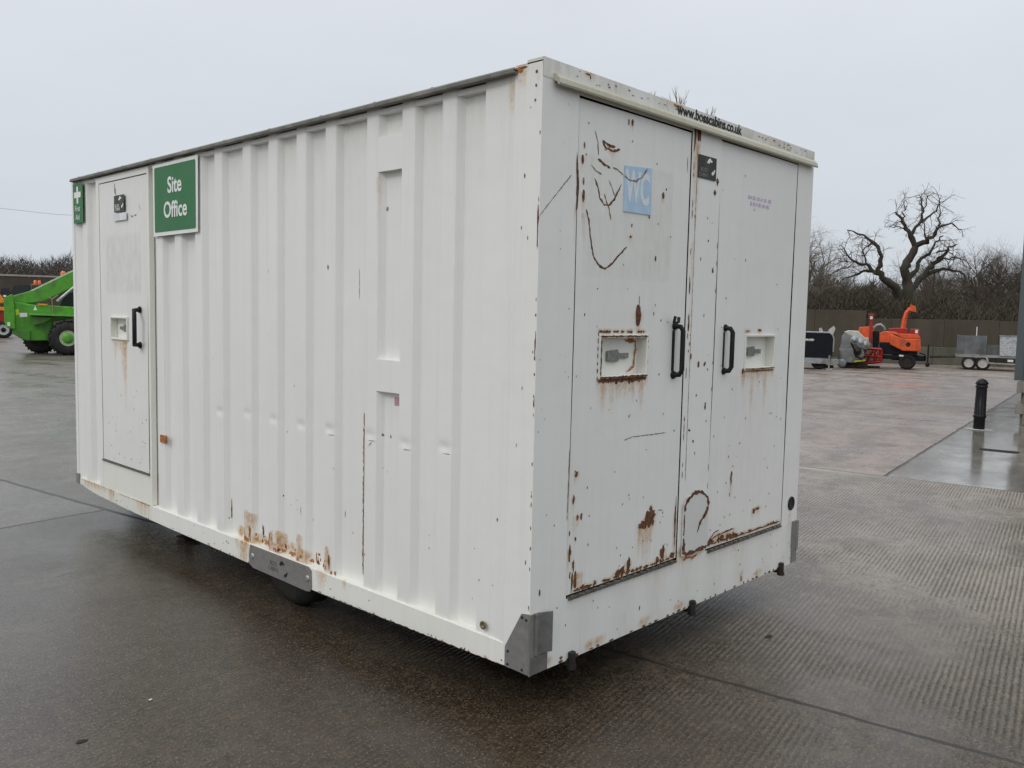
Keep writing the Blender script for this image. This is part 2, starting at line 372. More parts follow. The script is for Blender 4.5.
def grid_panel(name, us, vs, fn3, holes, marks, mats, parent, runf=None, grimef=None, offs=0.0008):
    """grid in (u,v) with fn3(u,v,d)->xyz (d = proud distance); holes = rects left open;
       marks = list of (material index, polygon in uv)"""
    us = sorted(set(round(x, 4) for x in us)); vs = sorted(set(round(x, 4) for x in vs))
    nu, nv = len(us), len(vs); verts = [fn3(u_, v_, 0) for u_ in us for v_ in vs]; uv = [(u_, v_) for u_ in us for v_ in vs]
    faces = []; mi = []
    for i in range(nu-1):
        for j in range(nv-1):
            cu, cv = (us[i]+us[i+1])/2, (vs[j]+vs[j+1])/2
            if any(h[0] < cu < h[1] and h[2] < cv < h[3] for h in holes): continue
            faces.append((i*nv+j, (i+1)*nv+j, (i+1)*nv+j+1, i*nv+j+1)); mi.append(0)
    for k, (m_, poly) in enumerate(marks):
        b = len(verts); d = offs + 0.00004*(k % 20)
        verts += [fn3(a, c, d) for a, c in poly]; uv += list(poly); faces.append(tuple(range(b, b+len(poly)))); mi.append(m_)
    me = bpy.data.meshes.new(name); me.from_pydata(verts, [], faces)
    for m_ in mats: me.materials.append(m_)
    me.polygons.foreach_set('material_index', mi)
    UV = np.array(uv)
    for nm, f in (('run', runf), ('grime_shade', grimef)):
        a = me.attributes.new(nm, 'FLOAT', 'POINT')
        a.data.foreach_set('value', (f(UV[:, 0], UV[:, 1]) if f else np.zeros(len(uv))).astype(np.float32))
    me.update(); o = bpy.data.objects.new(name, me); COL.objects.link(o); o.parent = parent
    return o
def halo(srcs):
    """srcs: (u, v, half width, length down, strength); soft wash hanging below v"""
    S = list(srcs)
    def f(u_, v_):
        r = np.zeros(len(u_))
        for (a, b, hw, ln, st) in S:
            d = b - v_
            vert = np.where(d > 0, np.exp(-(d/ln)**1.3), np.exp(-(d/0.012)**2))
            r = np.maximum(r, .88*st*np.exp(-(np.abs(u_-a)/hw)**2.2)*vert*(.8+.2*np.sin(u_*97+a*31)*np.sin(u_*211)))
        return r
    return f
def frange(a, b, s):
    n = max(1, int(round((b-a)/s))); return [a+(b-a)*i/n for i in range(n+1)]
endf = lambda y: (lambda u_, v_, d: (u_, y-d, v_))
sidef = lambda x: (lambda u_, v_, d: (x-d, u_, v_))
MATS = [PAINT, RUST, SCR, ORUST]

# --- corrugated side wall
RX, CX = 0.012, 0.047          # depth of ridge face and of recess face behind the rail face (x = 0)
ridges = [(4.64, 4.55)] + [(a, a-0.086) for a in (3.375, 3.11, 2.835, 2.585, 2.26, 1.985, 1.71, 1.448, 1.11, 0.85, 0.58)]
prof = [(0.14, 0.004), (0.15, CX-0.006), (0.19, CX)]
prof = [(0.0, 0.002), (0.14, 0.003), (0.19, 0.009), (0.24, 0.012), (0.315, 0.011), (0.317, 0.016), (0.343, CX)]
for a, b in sorted(ridges, key=lambda r: r[0]):
    prof += [(b-0.036, CX), (b-0.028, CX-.0025), (b-0.003, RX+.003), (b+0.007, RX), (a-0.004, RX), (a+.001, RX+.003), (a+0.028, CX)]
prof = [p_ for p_ in prof if not (4.35-0.9 < p_[0] < 4.36 and p_[0] > 3.45)]
# door zone is covered by the frame
prof += [(3.45, CX), (4.36, CX)]
prof = sorted(set(prof), key=lambda r: r[0]); prof = [p_ for p_ in prof if p_[0] < 4.76] + [(4.765, 0.004), (L-0.01, 0.004)]
yk = [p_[0] for p_ in prof]; xk = [p_[1] for p_ in prof]
dents = [(1.405, 1.045), (1.068, 1.055), (0.805, 1.045), (0.535, 1.06), (2.54, 1.03), (2.215, 1.05), (1.94, 1.042), (1.665, 1.04)]
def side_depth(y, z):
    x = float(np.interp(y, yk, xk))
    for (dy, dz) in dents:
        r2_ = ((y-dy)/0.04)**2 + ((z-dz)/0.022)**2
        if r2_ < 6: x += (0.002+0.004*((dy*7) % 1))*math.exp(-r2_)
    if z > 2.50: x = min(x, CX)
    return x
def side3(y, z, d): return (side_depth(y, z)-d, y, z)
rg = random.Random(3)
marks = []
def blob(l, mi, cx, cz, w_, h_, n=12, rough=0.5): l.append((mi, jag(cx, cz, w_, h_, rg, n, rough)))
def rib(l, mi, pts, wd):
    for q_ in ribbon(pts, wd, rg): l.append((mi, q_))
rib(marks, 2, [(1.158, 1.15), (1.158, 0.9), (1.159, 0.6), (1.158, 0.34)], 0.011)    # seam
rib(marks, 2, [(1.205, 1.85), (1.204, 1.70)], 0.003)
for (y, z) in ((1.99, 1.85), (1.42, 1.86), (1.985, 1.50), (1.72, 1.50), (1.72, 1.87), (0.99, 2.12)):
    blob(marks, 2, y, z, 0.018, 0.03)
for _ in range(34):
    y = rg.uniform(0.16, 3.3); z = 0.32 + abs(rg.gauss(0, 0.42))
    if z < 2.3: blob(marks, rg.choice((1, 2, 2)), y, z, rg.uniform(.004, .008), rg.uniform(.005, .02), 8)
for (y, z, w_, h_) in ((0.20, 0.80, .012, .02), (0.33, 0.67, .006, .04), (0.06, .70, .004, .07), (0.055, .76, .04, .004), (1.31, .62, .008, .05), (1.66, .58, .006, .06), (.95, 1.055, .012, .02), (1.0, 1.058, .010, .02),
                       (0.115, 1.165, .012, .012), (0.14, 0.56, .01, .03)):
    blob(marks, 2, y, z, w_, h_)
for (dy, dz) in dents[:4]: rib(marks, 2, [(dy-0.045, dz-0.028), (dy+0.01, dz-0.03)], 0.004)
rib(marks, 2, [(1.05, 1.02), (1.075, 1.0)], 0.005)
# rust burst above the chassis plate
for (y, z, w_, h_) in ((2.30, .345, .05, .13), (2.19, .36, .03, .11), (2.46, .44, .016, .16), (2.10, .38, .022, .10), (2.235, .315, .10, .04), (1.98, .36, .02, .12), (2.05, .32, .12, .04), (1.90, .315, .08, .035),
                       (1.80, .312, .10, .035), (1.70, .31, .07, .03), (1.75, .335, .05, .035), (1.565, .34, .016, .07), (1.40, .36, .02, .10), (1.55, .315, .06, .02), (1.66, .33, .04, .03), (1.86, .335, .02, .06)):
    blob(marks, rg.choice((1, 3, 3)), y, z, w_, h_, 18, 0.65)
for k in range(26):
    y = rg.choice((rg.uniform(1.6, 2.35), rg.uniform(1.35, 1.6))); blob(marks, rg.choice((1, 3)), y, 0.305+abs(rg.gauss(0, .035)), rg.uniform(.008, .03), rg.uniform(.01, .05), 10, .6)
# top corner rust
for (y, z, w_, h_) in ((0.01, 2.585, .02, .05), (0.03, 2.50, .012, .015), (.035, 2.44, .014, .014), (.08, 2.57, .05, .02)): blob(marks, 1, y, z, w_, h_)
_r = random.Random(11)
side_runs = halo([(_r.uniform(1.62, 2.36), .31+abs(_r.gauss(.02, .05)), _r.uniform(.008, .03), _r.uniform(.05, .14), _r.uniform(.7, 1.08)) for _ in range(34)] + [(1.95, .345, .34, .06, .72), (2.23, .47, .03, .2, .85), (2.17, .46, .02, .12, .85), (1.42, .42, .02, .13, .9), (1.45, .36, .04, .06, .7), (1.39, .38, .012, .1, .9), (1.86, .40, .015, .2, .8), (2.46, .50, .010, .3, .6),
                  (.095, 2.56, .018, .35, .75), (.16, 2.55, .03, .12, .7), (1.02, 2.27, .012, .2, .55), (3.46, .5, .02, .3, .5), (1.15, 1.1, .008, .9, .62), (.255, .34, .01, .03, .9)])
def side_grime_shade(y, z):
    g_ = 0.20*np.exp(-((2.55-z)/0.16)) + 0.15*np.exp(-((z-0.29)/0.035))
    rec = np.interp(y, yk, xk)
    g_ += 0.10*(rec > 0.03)*np.exp(-((2.55-z)/0.5))  # recess faces darker towards the top: corrugation shade put into the dirt mask
    return np.clip(g_, 0, 1)
ys = []
for i in range(len(prof)-1):
    a, b = prof[i][0], prof[i+1][0]; ys += frange(a, b, 0.03)
zs = frange(0.295, 2.58, 0.045) + frange(0.295, 0.55, 0.012) + frange(0.98, 1.12, 0.009)
grid_panel('side_wall', ys, zs, side3, [(3.50, 4.29, 0.52, 2.51)], marks, MATS, cabin, side_runs, side_grime_shade)
# flat infills that bridge two ridges (framing the blanked opening)
MB().box(RX+0.001, CX+0.01, 0.838, 1.034, 2.287, 2.445).build('infill_plate', PAINT, cabin)
MB().box(RX+0.001, CX+0.01, 0.838, 1.034, 1.268, 1.418).build('infill_plate', PAINT, cabin)
mk = []; blob(mk, 0, .90, 1.225, .05, .045); blob(mk, 0, .93, 1.215, .03, .02)
pk = simple('faded_red_sticker', (0.45, 0.27, 0.29), 0.6, 0, .2, 60)
MB().add([(CX-.001, y, z) for y, z in rrect(.875, .925, 1.205, 1.245, .004)], [tuple(range(20))]).build('faded_sticker', pk, cabin)
MB().prism(rrect(3.253, 3.333, .748, .798, .006), 'yz', RX-.008, RX+.004, 0).build('rusty_tag', ORUST, cabin)
# --- rails, posts, roof
def panel_box(name, x0, x1, y0, y1, z0, z1, mat=PAINT, par=cabin, bevel=0.003):
    return MB().box(x0, x1, y0, y1, z0, z1).build(name, mat, par, bevel=bevel)
RAILP = make_paint('rail_paint', (0.79, 0.79, 0.74))
# bottom rail with kicked-up far end and slightly bowed lower edge
rail_pts = [(0.004, .205), (.5, .195), (1.4, .184), (2.2, .182), (3.2, .192), (3.9, .203), (4.4, .217), (4.6, .232), (4.79, .256)]
us = []
for i in range(len(rail_pts)-1): us += frange(rail_pts[i][0], rail_pts[i+1][0], 0.03)
us = sorted(set(round(x, 4) for x in us))
ry = [a for a, b in rail_pts]; rz = [b for a, b in rail_pts]
def rail3(y, t, d):
    zb = float(np.interp(y, ry, rz))
    z = zb + (0.296-zb)*min(t, 1.0)
    if t > 1: return (min((t-1)*0.1, 0.06), y, 0.296 + d)
    if t < 0: return (-t*0.1, y, zb)
    return (0.0-d + 0.002*math.sin(y*3.1), y, z)
rm = []
for _ in range(95):
    y = rg.uniform(0.14, 4.7); t = rg.choice((rg.uniform(0, .12), rg.uniform(0, .1), rg.uniform(.1, .98)))
    blob(rm, rg.choice((1, 1, 2)), y, t, rg.uniform(.006, .022), rg.uniform(.03, .11), 9)
for y in frange(.15, 1.6, .035): blob(rm, 1, y+rg.uniform(-.02, .02), .01, rg.uniform(.02, .06), rg.uniform(.04, .12), 9)
for y in frange(4.1, 4.75, .045): blob(rm, 1, y, .95, .012, rg.uniform(.05, .25), 9)
for y in frange(3.5, 4.0, .02): blob(rm, 1, y, .97, .03, rg.uniform(.04, .08), 9)
def rail_run(y, t):
    f = halo([(4.45, 1.0, .25, .6, .62), (4.15, 1.0, .06, .9, .8), (4.6, 1, .1, .8, .7), (3.6, 1, .12, .9, .55), (2.24, 1.0, .05, 1.4, 1.0), (2.33, 1.0, .02, .5, .8), (1.45, 1, .05, .8, .6), (1.25, 1, .02, .4, .6)])
    return f(y, t)
def rail_grime(y, t): return np.clip(0.12*(t > 1.0) + 0.22*(y > 3.45) + 0.15*np.exp(-np.abs(t)/.12), 0, 1)
grid_panel('bottom_rail', us, [-0.6, 0, .15, .3, .45, .6, .75, .9, 1.0, 1.3, 1.6], rail3, [], rm, [RAILP, RUST, SCR, ORUST], cabin, rail_run, rail_grime)
# top edge: rail, roof skin with drip edge and bolts
panel_box('top_rail', 0.016, 0.05, 0.14, 4.766, 2.546, 2.572)
ROOFM = simple('weathered_roof', (0.30, 0.30, 0.27), 0.6, 0, 0.25, 8, 0.1, (0.13, 0.12, 0.09))
EDGE = simple('drip_edge', (0.14, 0.135, 0.115), 0.6, 0, 0.35, 14, 0.2, (0.24, 0.23, 0.19))
rf = MB(); rf.box(-0.022, W+.02, 0.13, L-0.04, 2.582, 2.594)
for i in range(18): rf.box(0.03, W-.03, .25+i*.255, .33+i*.255, 2.5945, 2.612)
roof = rf.build('roof', ROOFM, cabin)
MB().box(-0.026, 0.004, 0.13, L-0.03, 2.572, 2.590).build('drip_edge', EDGE, roof, bevel=.003)
for i, y in enumerate((.62, 1.02, 1.45, 1.93, 2.42, 2.93, 3.38, 3.83, 4.25, 4.62)): MB().lathe((-0.008, y, 2.590), (0, 0, 1), [(0, .013), (.006, .013), (.010, .007), (.010, 0)], 8).build('roof_bolt', EDGE, roof)
# corner posts
rusty = []
for (z, h_) in ((2.02, .17), (1.97, .10), (1.58, .13)): rusty.append(z)
def post3(y, z, d):   # narrow strip right at the front corner, side view
    return (0.0-d, y, z)
pm = []
blob(pm, 1, .006, 2.02, .012, .20, 14, .6); blob(pm, 1, .007, 1.93, .008, .12, 14, .6); blob(pm, 1, .006, 1.52, .010, .16, 14, .6); blob(pm, 1, .005, 1.30, .008, .05)
for _ in range(30): blob(pm, rg.choice((1, 2)), rg.choice((.006, .006, .006, rg.uniform(.01, .13))), rg.uniform(.46, 2.5), rg.uniform(.004, .009), rg.uniform(.006, .03), 8)
blob(pm, 1, .03, 2.565, .014, .018); blob(pm, 1, .032, 2.515, .014, .014); blob(pm, 1, .035, 2.46, .012, .016)
blob(pm, 3, .12, 2.585, .04, .03, 14, .6); blob(pm, 1, .10, 2.592, .05, .012)
grid_panel('front_corner_post', frange(0, .142, .02), frange(.296, 2.605, .05), post3, [], pm, MATS, cabin,
           halo([(.11, 2.6, .03, .06, .95), (.03, 2.58, .012, .2, .5), (.006, 2.1, .006, .3, .6)]), lambda y, z: .25*np.exp(-((2.6-z)/.1)))
MB().box(0.0015, .03, 0.0015, .1415, 2.52, 2.6035).build('corner_cap', PAINT, cabin)
panel_box('rear_corner_post', -0.002, .06, 4.765, L, .262, 2.595)
# socket near the corner
s_ = MB(); s_.lathe((-.0, .258, .342), (-1, 0, 0), [(0, .016), (.006, .018), (.007, .010), (.001, .008), (.001, 0)], 16)
s_.build('lifting_socket', simple('brass_rust', (.20, .16, .09), .5, .5, .4, 60), cabin)
# --- far and hidden faces
MB().box(0.05, W-.0, L-.03, L, .26, 2.58).build('rear_wall', PAINT, cabin)
bs = MB(); pr = []
y = 0.1
while y < 4.7:
    pr += [(W, y), (W, y+.12), (W-.03, y+.15), (W-.03, y+.24)]; y += .27
vs = [(a, b, z) for z in (.29, 2.58) for a, b in pr]; n = len(pr)
bs.add(vs, [(i, i+1, i+1+n, i+n) for i in range(n-1)])
bs.build('offside_wall', PAINT, cabin)
panel_box('offside_rail', W-.06, W+.003, .06, L, .20, .296)
MB().box(0.06, W-.06, 0.06, L-.04, .245, .30).build('floor', DARKMET, cabin)

# --- side door
fr = MB()
fr.box(0.004, .04, 3.463, 3.492, .297, 2.562); fr.box(0.004, .04, 4.298, 4.352, .297, 2.562); fr.box(0.004, .04, 3.492, 4.298, 2.520, 2.562)
fr.box(0.006, .04, 3.492, 4.298, .297, .498)
frame = fr.build('door_frame', make_paint('frame_paint', (.78, .775, .715)), cabin, bevel=.002)
MB().box(.058, .07, 3.485, 4.30, .495, 2.525).build('door_gap', GAP, frame)
MB().box(-0.004, .03, 3.490, 4.30, .4985, .508).build('sill', SEAL, frame)
dm = []
for _ in range(22): blob(dm, rg.choice((1, 2)), rg.uniform(3.52, 4.25), .53+abs(rg.gauss(0, .25)), rg.uniform(.006, .012), rg.uniform(.008, .02), 8)
rib(dm, 1, [(4.02, 2.50), (4.01, 2.42)], .009); rib(dm, 1, [(4.01, 2.47), (3.99, 2.40)], .006)
rib(dm, 2, [(3.76, 2.26), (3.73, 2.25), (3.72, 2.26)], .008); rib(dm, 2, [(3.70, 2.255), (3.66, 2.26)], .008); blob(dm, 2, 3.92, 2.24, .04, .02)
rib(dm, 2, [(3.62, 2.33), (3.60, 2.28)], .005)
door = grid_panel('side_door', frange(3.500, 4.290, .03)+[3.82, 4.10], frange(.512, 2.514, .04)+[1.412, 1.56], lambda y, z, d: (0.006+.003*math.sin(3*y)*math.sin(2.2*z)-d, y, z), [(3.82, 4.10, 1.412, 1.56)], dm, MATS, cabin,
                  halo([(3.90, 1.40, .03, .26, .9), (3.86, 1.40, .015, .32, .85), (4.05, 1.4, .02, .14, .7), (3.97, 1.4, .14, .07, .55)]),
                  lambda y, z: np.clip(.55*((z > 1.75) & (z < 2.12) & (y > 3.62) & (y < 4.18)) * .5 + .10, 0, 1))
def lock_box_end(par, x0, x1, z0, z1, name='lock_recess', yy=0.0, axis='end'):
    """sunken tray with proud rim, and a turn latch inside"""
    P = (lambda a, d, z: (a, yy+d, z)) if axis == 'end' else (lambda a, d, z: (yy+d, a, z))
    m_ = MB(); D = .045; t = .013
    def bx(a0, a1, d0, d1, b0, b1, mi=0):
        vs_ = [P(a, d, b) for a in (a0, a1) for d in (d0, d1) for b in (b0, b1)]
        m_.add(vs_, [(0, 1, 3, 2), (4, 6, 7, 5), (0, 4, 5, 1), (2, 3, 7, 6), (0, 2, 6, 4), (1, 5, 7, 3)], mi)
    bx(x0-t, x0, -.006, D, z0-t, z1+t); bx(x1, x1+t, -.006, D, z0-t, z1+t)
    bx(x0, x1, -.006, D, z1, z1+t); bx(x0, x1, -.006, D, z0-t, z0); bx(x0-t, x1+t, D, D+.004, z0-t, z1+t)
    o = m_.build(name, make_paint(name+'_paint', (.76, .76, .70)), par, bevel=.002)
    mm = MB(); cx, cz = (x0+x1)/2, (z0+z1)/2; w_ = x1-x0
    vs_ = [P(cx-.22*w_, D-.012, cz-.022), P(cx+.0*w_, D-.012, cz-.026), P(cx+.04*w_, D-.012, cz-.010), P(cx+.24*w_, D-.012, cz-.012), P(cx+.25*w_, D-.012, cz+.012), P(cx+.03*w_, D-.012, cz+.012), P(cx+.0*w_, D-.012, cz+.028), P(cx-.22*w_, D-.012, cz+.022)]
    vb = [P(cx-.22*w_, D-.001, cz-.022), P(cx+.0*w_, D-.001, cz-.026), P(cx+.04*w_, D-.001, cz-.010), P(cx+.24*w_, D-.001, cz-.012), P(cx+.25*w_, D-.001, cz+.012), P(cx+.03*w_, D-.001, cz+.012), P(cx+.0*w_, D-.001, cz+.028), P(cx-.22*w_, D-.001, cz+.022)]
    mm.add(vs_+vb, [tuple(range(8))] + [tuple(range(15, 7, -1))] + [(i, (i+1) % 8, (i+1) % 8+8, i+8) for i in range(8)])
    mm.build('latch', simple('latch_metal', (.22, .22, .20), .5, .4, .4, 50), par)
    return o
lock_box_end(door, 3.825, 4.095, 1.417, 1.555, 'lock_recess', 0.0, 'side')
def handle_side(y, z0, z1, par):
    m_ = MB(); m_.tube([(0, y+.045, z1), (-.045, y+.03, z1-.005), (-.055, y, z1-.03), (-.055, y, z0+.03), (-.045, y+.03, z0+.005), (0, y+.045, z0)], .015, 8)
    m_.lathe((0.002, y+.045, z1), (-1, 0, 0), [(0, .024), (.008, .022)], 10).lathe((.002, y+.045, z0), (-1, 0, 0), [(0, .024), (.008, .022)], 10)
    return m_.build('handle', BLACK, par)
handle_side(3.57, 1.38, 1.62, door)

# --- end wall
zend0 = .198
def end_runs(marks_): return None
em = []
# rust down the left jamb and general chips
blob(em, 1, .224, 2.16, .022, .24, 20, .5); blob(em, 1, .216, 2.25, .010, .10, 14, .5)
for _ in range(14): blob(em, rg.choice((1, 2)), rg.uniform(.01, .2), rg.uniform(.3, 2.5), rg.uniform(.003, .008), rg.uniform(.004, .012), 8)
for _ in range(22):
    xx = rg.uniform(.05, 2.3); blob(em, rg.choice((1, 2)), xx, rg.uniform(.215, .45), rg.uniform(.004, .012), rg.uniform(.005, .018), 8)
rib(em, 2, [(.0, 2.02), (.08, 2.10), (.185, 2.20)], .004)
rib(em, 2, [(.22, 1.1), (.215, .8)], .004)
blob(em, 1, .055, .53, .012, .04); blob(em, 1, .2, .22, .03, .02); blob(em, 3, 1.72, .235, .03, .05, 14, .6); blob(em, 1, .76, .30, .014, .03)
for xx in frange(.05, 2.2, .05):
    if rg.random() < .7: blob(em, 1, xx, zend0+.006, rg.uniform(.02, .05), rg.uniform(.008, .02), 10, .6)
# central pillar chips
for _ in range(14): blob(em, rg.choice((1, 2, 2)), rg.uniform(1.08, 1.31), rg.uniform(.8, 2.3), rg.uniform(.006, .016), rg.uniform(.008, .03), 9, .6)
for (x_, z_, w_, h_) in ((1.19, 1.42, .03, .035), (1.25, 1.42, .03, .03), (1.12, 1.46, .02, .04), (1.27, 1.21, .02, .05), (1.13, 1.10, .025, .018), (1.17, 1.04, .02, .02), (1.29, 1.88, .018, .05), (1.30, 2.31, .03, .05), (1.28, 2.26, .03, .04),
                        (1.12, 2.52, .05, .12), (1.085, 2.50, .03, .2), (1.09, 1.62, .012, .14), (1.085, 1.80, .014, .10), (1.19, .98, .01, .02), (2.05, 1.1, .01, .01)):
    blob(em, 1, x_, z_, w_, h_, 14, .6)
for z_ in frange(.8, 2.45, .045):
    if rg.random() < .4: blob(em, rg.choice((1, 2)), 1.083, z_, .008, rg.uniform(.02, .07), 9, .5)
    if rg.random() < .2: blob(em, rg.choice((1, 2)), 1.325, z_, .006, rg.uniform(.02, .06), 9, .5)
rib(em, 2, [(1.112, 2.45), (1.112, .85)], .0035)
er = halo([(.222, 2.1, .014, .22, .6), (1.10, 2.5, .03, .35, .85), (1.10, .5, .06, .06, .9), (1.2, .5, .14, .05, .8), (1.72, .27, .02, .06, .8), (.9, .47, .3, .10, .28), (1.6, .46, .3, .12, .3), (1.10, 2.0, .008, .8, .42), (2.28, .50, .02, .15, .5)]
          + [(x_, zend0+.03, .05, .03, .7) for x_ in (.1, .4, .45, .8, 1.1, 1.9)])
eg = lambda x_, z_: np.clip(.30*np.exp(-((2.6-z_)/.10)) + .15*np.exp(-((z_-.2)/.05)) + .22*((z_ < .46) & (x_ > .15)) * (np.sin(x_*23)*.5+.5), 0, 1)
holes = [(.222, 1.062, .466, 2.516), (1.330, 2.172, .460, 2.522)]
grid_panel('end_wall', frange(.0, W, .025)+[.222, 1.062, 1.33, 2.172], frange(zend0, 2.56, .03)+[.466, 2.516, .46, 2.522], endf(0.0), holes, em, MATS, cabin, er, eg)
MB().box(.2, 2.2, .06, .08, .44, 2.53).build('door_gap', GAP, cabin)
# reveals round the openings
rv = MB()
for (a, b, c, d_) in holes:
    rv.box(a-.004, a, .001, .062, c, d_).box(b, b+.004, .001, .062, c, d_).box(a, b, .001, .062, d_, d_+.004).box(a, b, .001, .062, c-.004, c)
rv.build('door_reveal', GAP, cabin)
def end_door(x0, x1, z0, z1, lock, marks_, runs, grime_shade, name='end_door'):
    lx0, lx1, lz0, lz1 = lock
    auto = []
    for mi_, p_ in marks_:
        if mi_ in (1, 3) and len(p_) > 8:
            xs_ = [q_[0] for q_ in p_]; zs_ = [q_[1] for q_ in p_]; ww, hh = max(xs_)-min(xs_), max(zs_)-min(zs_)
            if ww > .014: auto.append((sum(xs_)/len(xs_), (min(zs_)+max(zs_))/2+hh*.1, ww*.75+.006, hh*.8+.02, .62))
    ha = halo(auto); rn0 = runs; runs = lambda u_, v_: np.maximum(rn0(u_, v_), ha(u_, v_))
    t = .013
    hole = (lx0-t, lx1+t, lz0-t, lz1+t)
    o = grid_panel(name, frange(x0, x1, .012)+[hole[0], hole[1]], frange(z0, z1, .012)+[hole[2], hole[3]],
                   lambda u_, v_, d: (u_, .003-d+.003*math.sin(5*u_+1)*math.sin(3*v_), v_), [hole], marks_, MATS, cabin, runs, grime_shade)
    eb = MB(); eb.box(x0, x0+.002, .006, .03, z0, z1).box(x1-.002, x1, .006, .03, z0, z1)
    eb.build('leaf_edge', PAINT, o)
    lock_box_end(o, lx0, lx1, lz0, lz1, 'lock_recess', .003)
    return o
def px(zx, zy, r, sc): return (r[0]+zx*sc, r[1]+zy*sc)
# left door: scratches traced as real marks on the door (metres)
lm = []
E1 = [[(0.332, 2.398), (0.352, 2.354), (0.358, 2.302)], [(0.355, 2.288), (0.403, 2.269), (0.439, 2.263)],
      [(0.313, 2.257), (0.343, 2.237), (0.384, 2.228)], [(0.336, 2.207), (0.36, 2.176), (0.375, 2.131), (0.406, 2.107), (0.442, 2.109), (0.473, 2.136), (0.498, 2.172), (0.521, 2.205)],
      [(0.433, 2.21), (0.452, 2.186), (0.476, 2.149)], [(0.404, 2.152), (0.42, 2.119), (0.439, 2.095), (0.454, 2.048)],
      [(0.288, 2.077), (0.305, 2.034), (0.318, 1.971), (0.343, 1.888), (0.379, 1.856), (0.425, 1.842), (0.478, 1.87), (0.531, 1.914), (0.576, 1.946)],
      [(0.457, 2.267), (0.49, 2.262), (0.513, 2.252), (0.534, 2.244)]]
for i, s__ in enumerate(E1): rib(lm, 1 if i in (1, 3, 6) else 2, s__, .009 if i in (1, 3, 6) else .006)
for s__ in ([(.381, 2.366), (.417, 2.353), (.471, 2.353)], [(.381, 2.362), (.40, 2.341), (.454, 2.333), (.502, 2.347)], [(.398, 2.328), (.435, 2.346)]): rib(lm, 3 if rg.random() < .4 else 1, s__, .010)
for (x_, z_, w_, h_) in ((.557, 2.47, .012, .03), (.583, 2.472, .018, .035), (.266, 2.328, .012, .03), (.257, 2.272, .018, .05), (.266, 2.186, .014, .04), (.267, 2.129, .02, .06), (.29, 2.42, .01, .01),
                        (.838, 2.194, .02, .04), (.861, 2.224, .012, .016), (.606, 2.04, .014, .02), (.60, 1.99, .02, .012), (.735, 2.088, .014, .02), (.797, 1.908, .016, .03), (.86, 1.63, .01, .012), (.80, 1.66, .01, .02),
                        (.679, 1.651, .050, .105), (.684, 1.715, .007, .05), (1.03, 2.36, .006, .08)):
    blob(lm, 1 if w_ > .014 else 2, x_, z_, w_, h_, 14, .3)
for (x_, z_, w_, h_) in ((.272, .985, .022, .03), (.26, .88, .018, .06), (.29, .80, .02, .035), (.315, .80, .016, .04), (.28, .71, .016, .02), (.265, .40+.13, .02, .12), (.285, .53, .03, .09), (.27, .60, .018, .07), (.245, .66, .022, .09), (.24, .74, .012, .03),
                        (.25, .56, .012, .05), (.235, .60, .012, .2)):
    blob(lm, 1, x_, z_, w_, h_, 14, .55)
# big rust patch low on the door
for (x_, z_, w_, h_) in ((.815, .715, .08, .10), (.84, .725, .06, .07), (.77, .69, .09, .05), (.742, .685, .04, .03), (.845, .69, .03, .04), (.825, .755, .03, .05)): blob(lm, 1, x_, z_, w_, h_, 18, .5)
xs_ = .25
while xs_ < 1.04:
    h_ = rg.choice((.015, .02, .03, .05, .07)); w_ = rg.uniform(.02, .07); blob(lm, 1, xs_, .482+h_*.3, w_, h_, 14, .6); xs_ += w_*.7
for (x_, z_, w_, h_) in ((.62, .50, .10, .09), (.66, .52, .05, .10), (.94, .53, .05, .12), (.52, .49, .06, .07), (.33, .53, .03, .13), (.30, .49, .05, .06), (1.035, .56, .035, .22), (1.04, .66, .018, .3), (1.035, .50, .05, .08), (.58, .5, .05, .06)):
    blob(lm, 1, x_, z_, w_, h_, 18, .6)
rib(lm, 2, [(.60, 1.098), (.66, 1.108), (.78, 1.106), (.93, 1.104)], .004)
rib(lm, 2, [(.885, .74), (.93, .735)], .004)
for _ in range(44): blob(lm, rg.choice((1, 2, 2)), rg.uniform(.25, 1.03), .5+abs(rg.gauss(0, .55)) if rg.random() < .8 else rg.uniform(1.2, 2.4), rg.uniform(.005, .012), rg.uniform(.006, .018), 8, .5)
lm = [(a, p_) for a, p_ in lm if not all(.39 < q_[0] < .76 and 1.37 < q_[1] < 1.57 for q_ in p_) and all(.231 < q_[0] < 1.057 and .472 < q_[1] < 2.512 for q_ in p_)]
for xx in frange(.41, .745, .02):                                  # crust round the lock tray
    blob(lm, 1, xx, 1.368, .035, rg.uniform(.02, .045), 12, .6)
    if rg.random() < .6: blob(lm, 1, xx, 1.578, .03, .016, 12, .6)
for z_ in frange(1.38, 1.57, .03):
    blob(lm, 1, .392, z_, .010, .03, 10, .6)
    if rg.random() < .5: blob(lm, 1, .764, z_, .010, .03, 10, .6)
lr = halo([(.43, 1.37, .03, .09, 1.0), (.58, 1.37, .15, .06, .85), (.50, 1.37, .012, .12, .8), (.66, 1.37, .012, .10, .8), (.72, 1.37, .02, .12, .85), (.679, 1.61, .02, .04, .4), (.79, .70, .035, .14, .95), (.74, .68, .02, .10, .85), (.83, .70, .012, .12, .9),
           (.64, .5, .06, .04, .7), (.3, .55, .04, .09, .8), (.272, .8, .02, .1, .45), (.27, 2.05, .015, .1, .5), (.45, 2.345, .05, .05, .45), (1.04, .7, .015, .3, .85), (.94, .5, .04, .04, .7)])
lgrime = lambda x_, z_: np.clip(.06 + .18*((x_ > .27) & (x_ < .92) & (z_ > 1.80) & (z_ < 2.30)) * (np.sin(x_*9)*.2+.8), 0, 1)
ld = end_door(.229, 1.056, .478, 2.508, (.415, .742, 1.389, 1.552), lm, lr, lgrime)
tag(ld, 'left end door with a faded WC sticker and heavy rust')
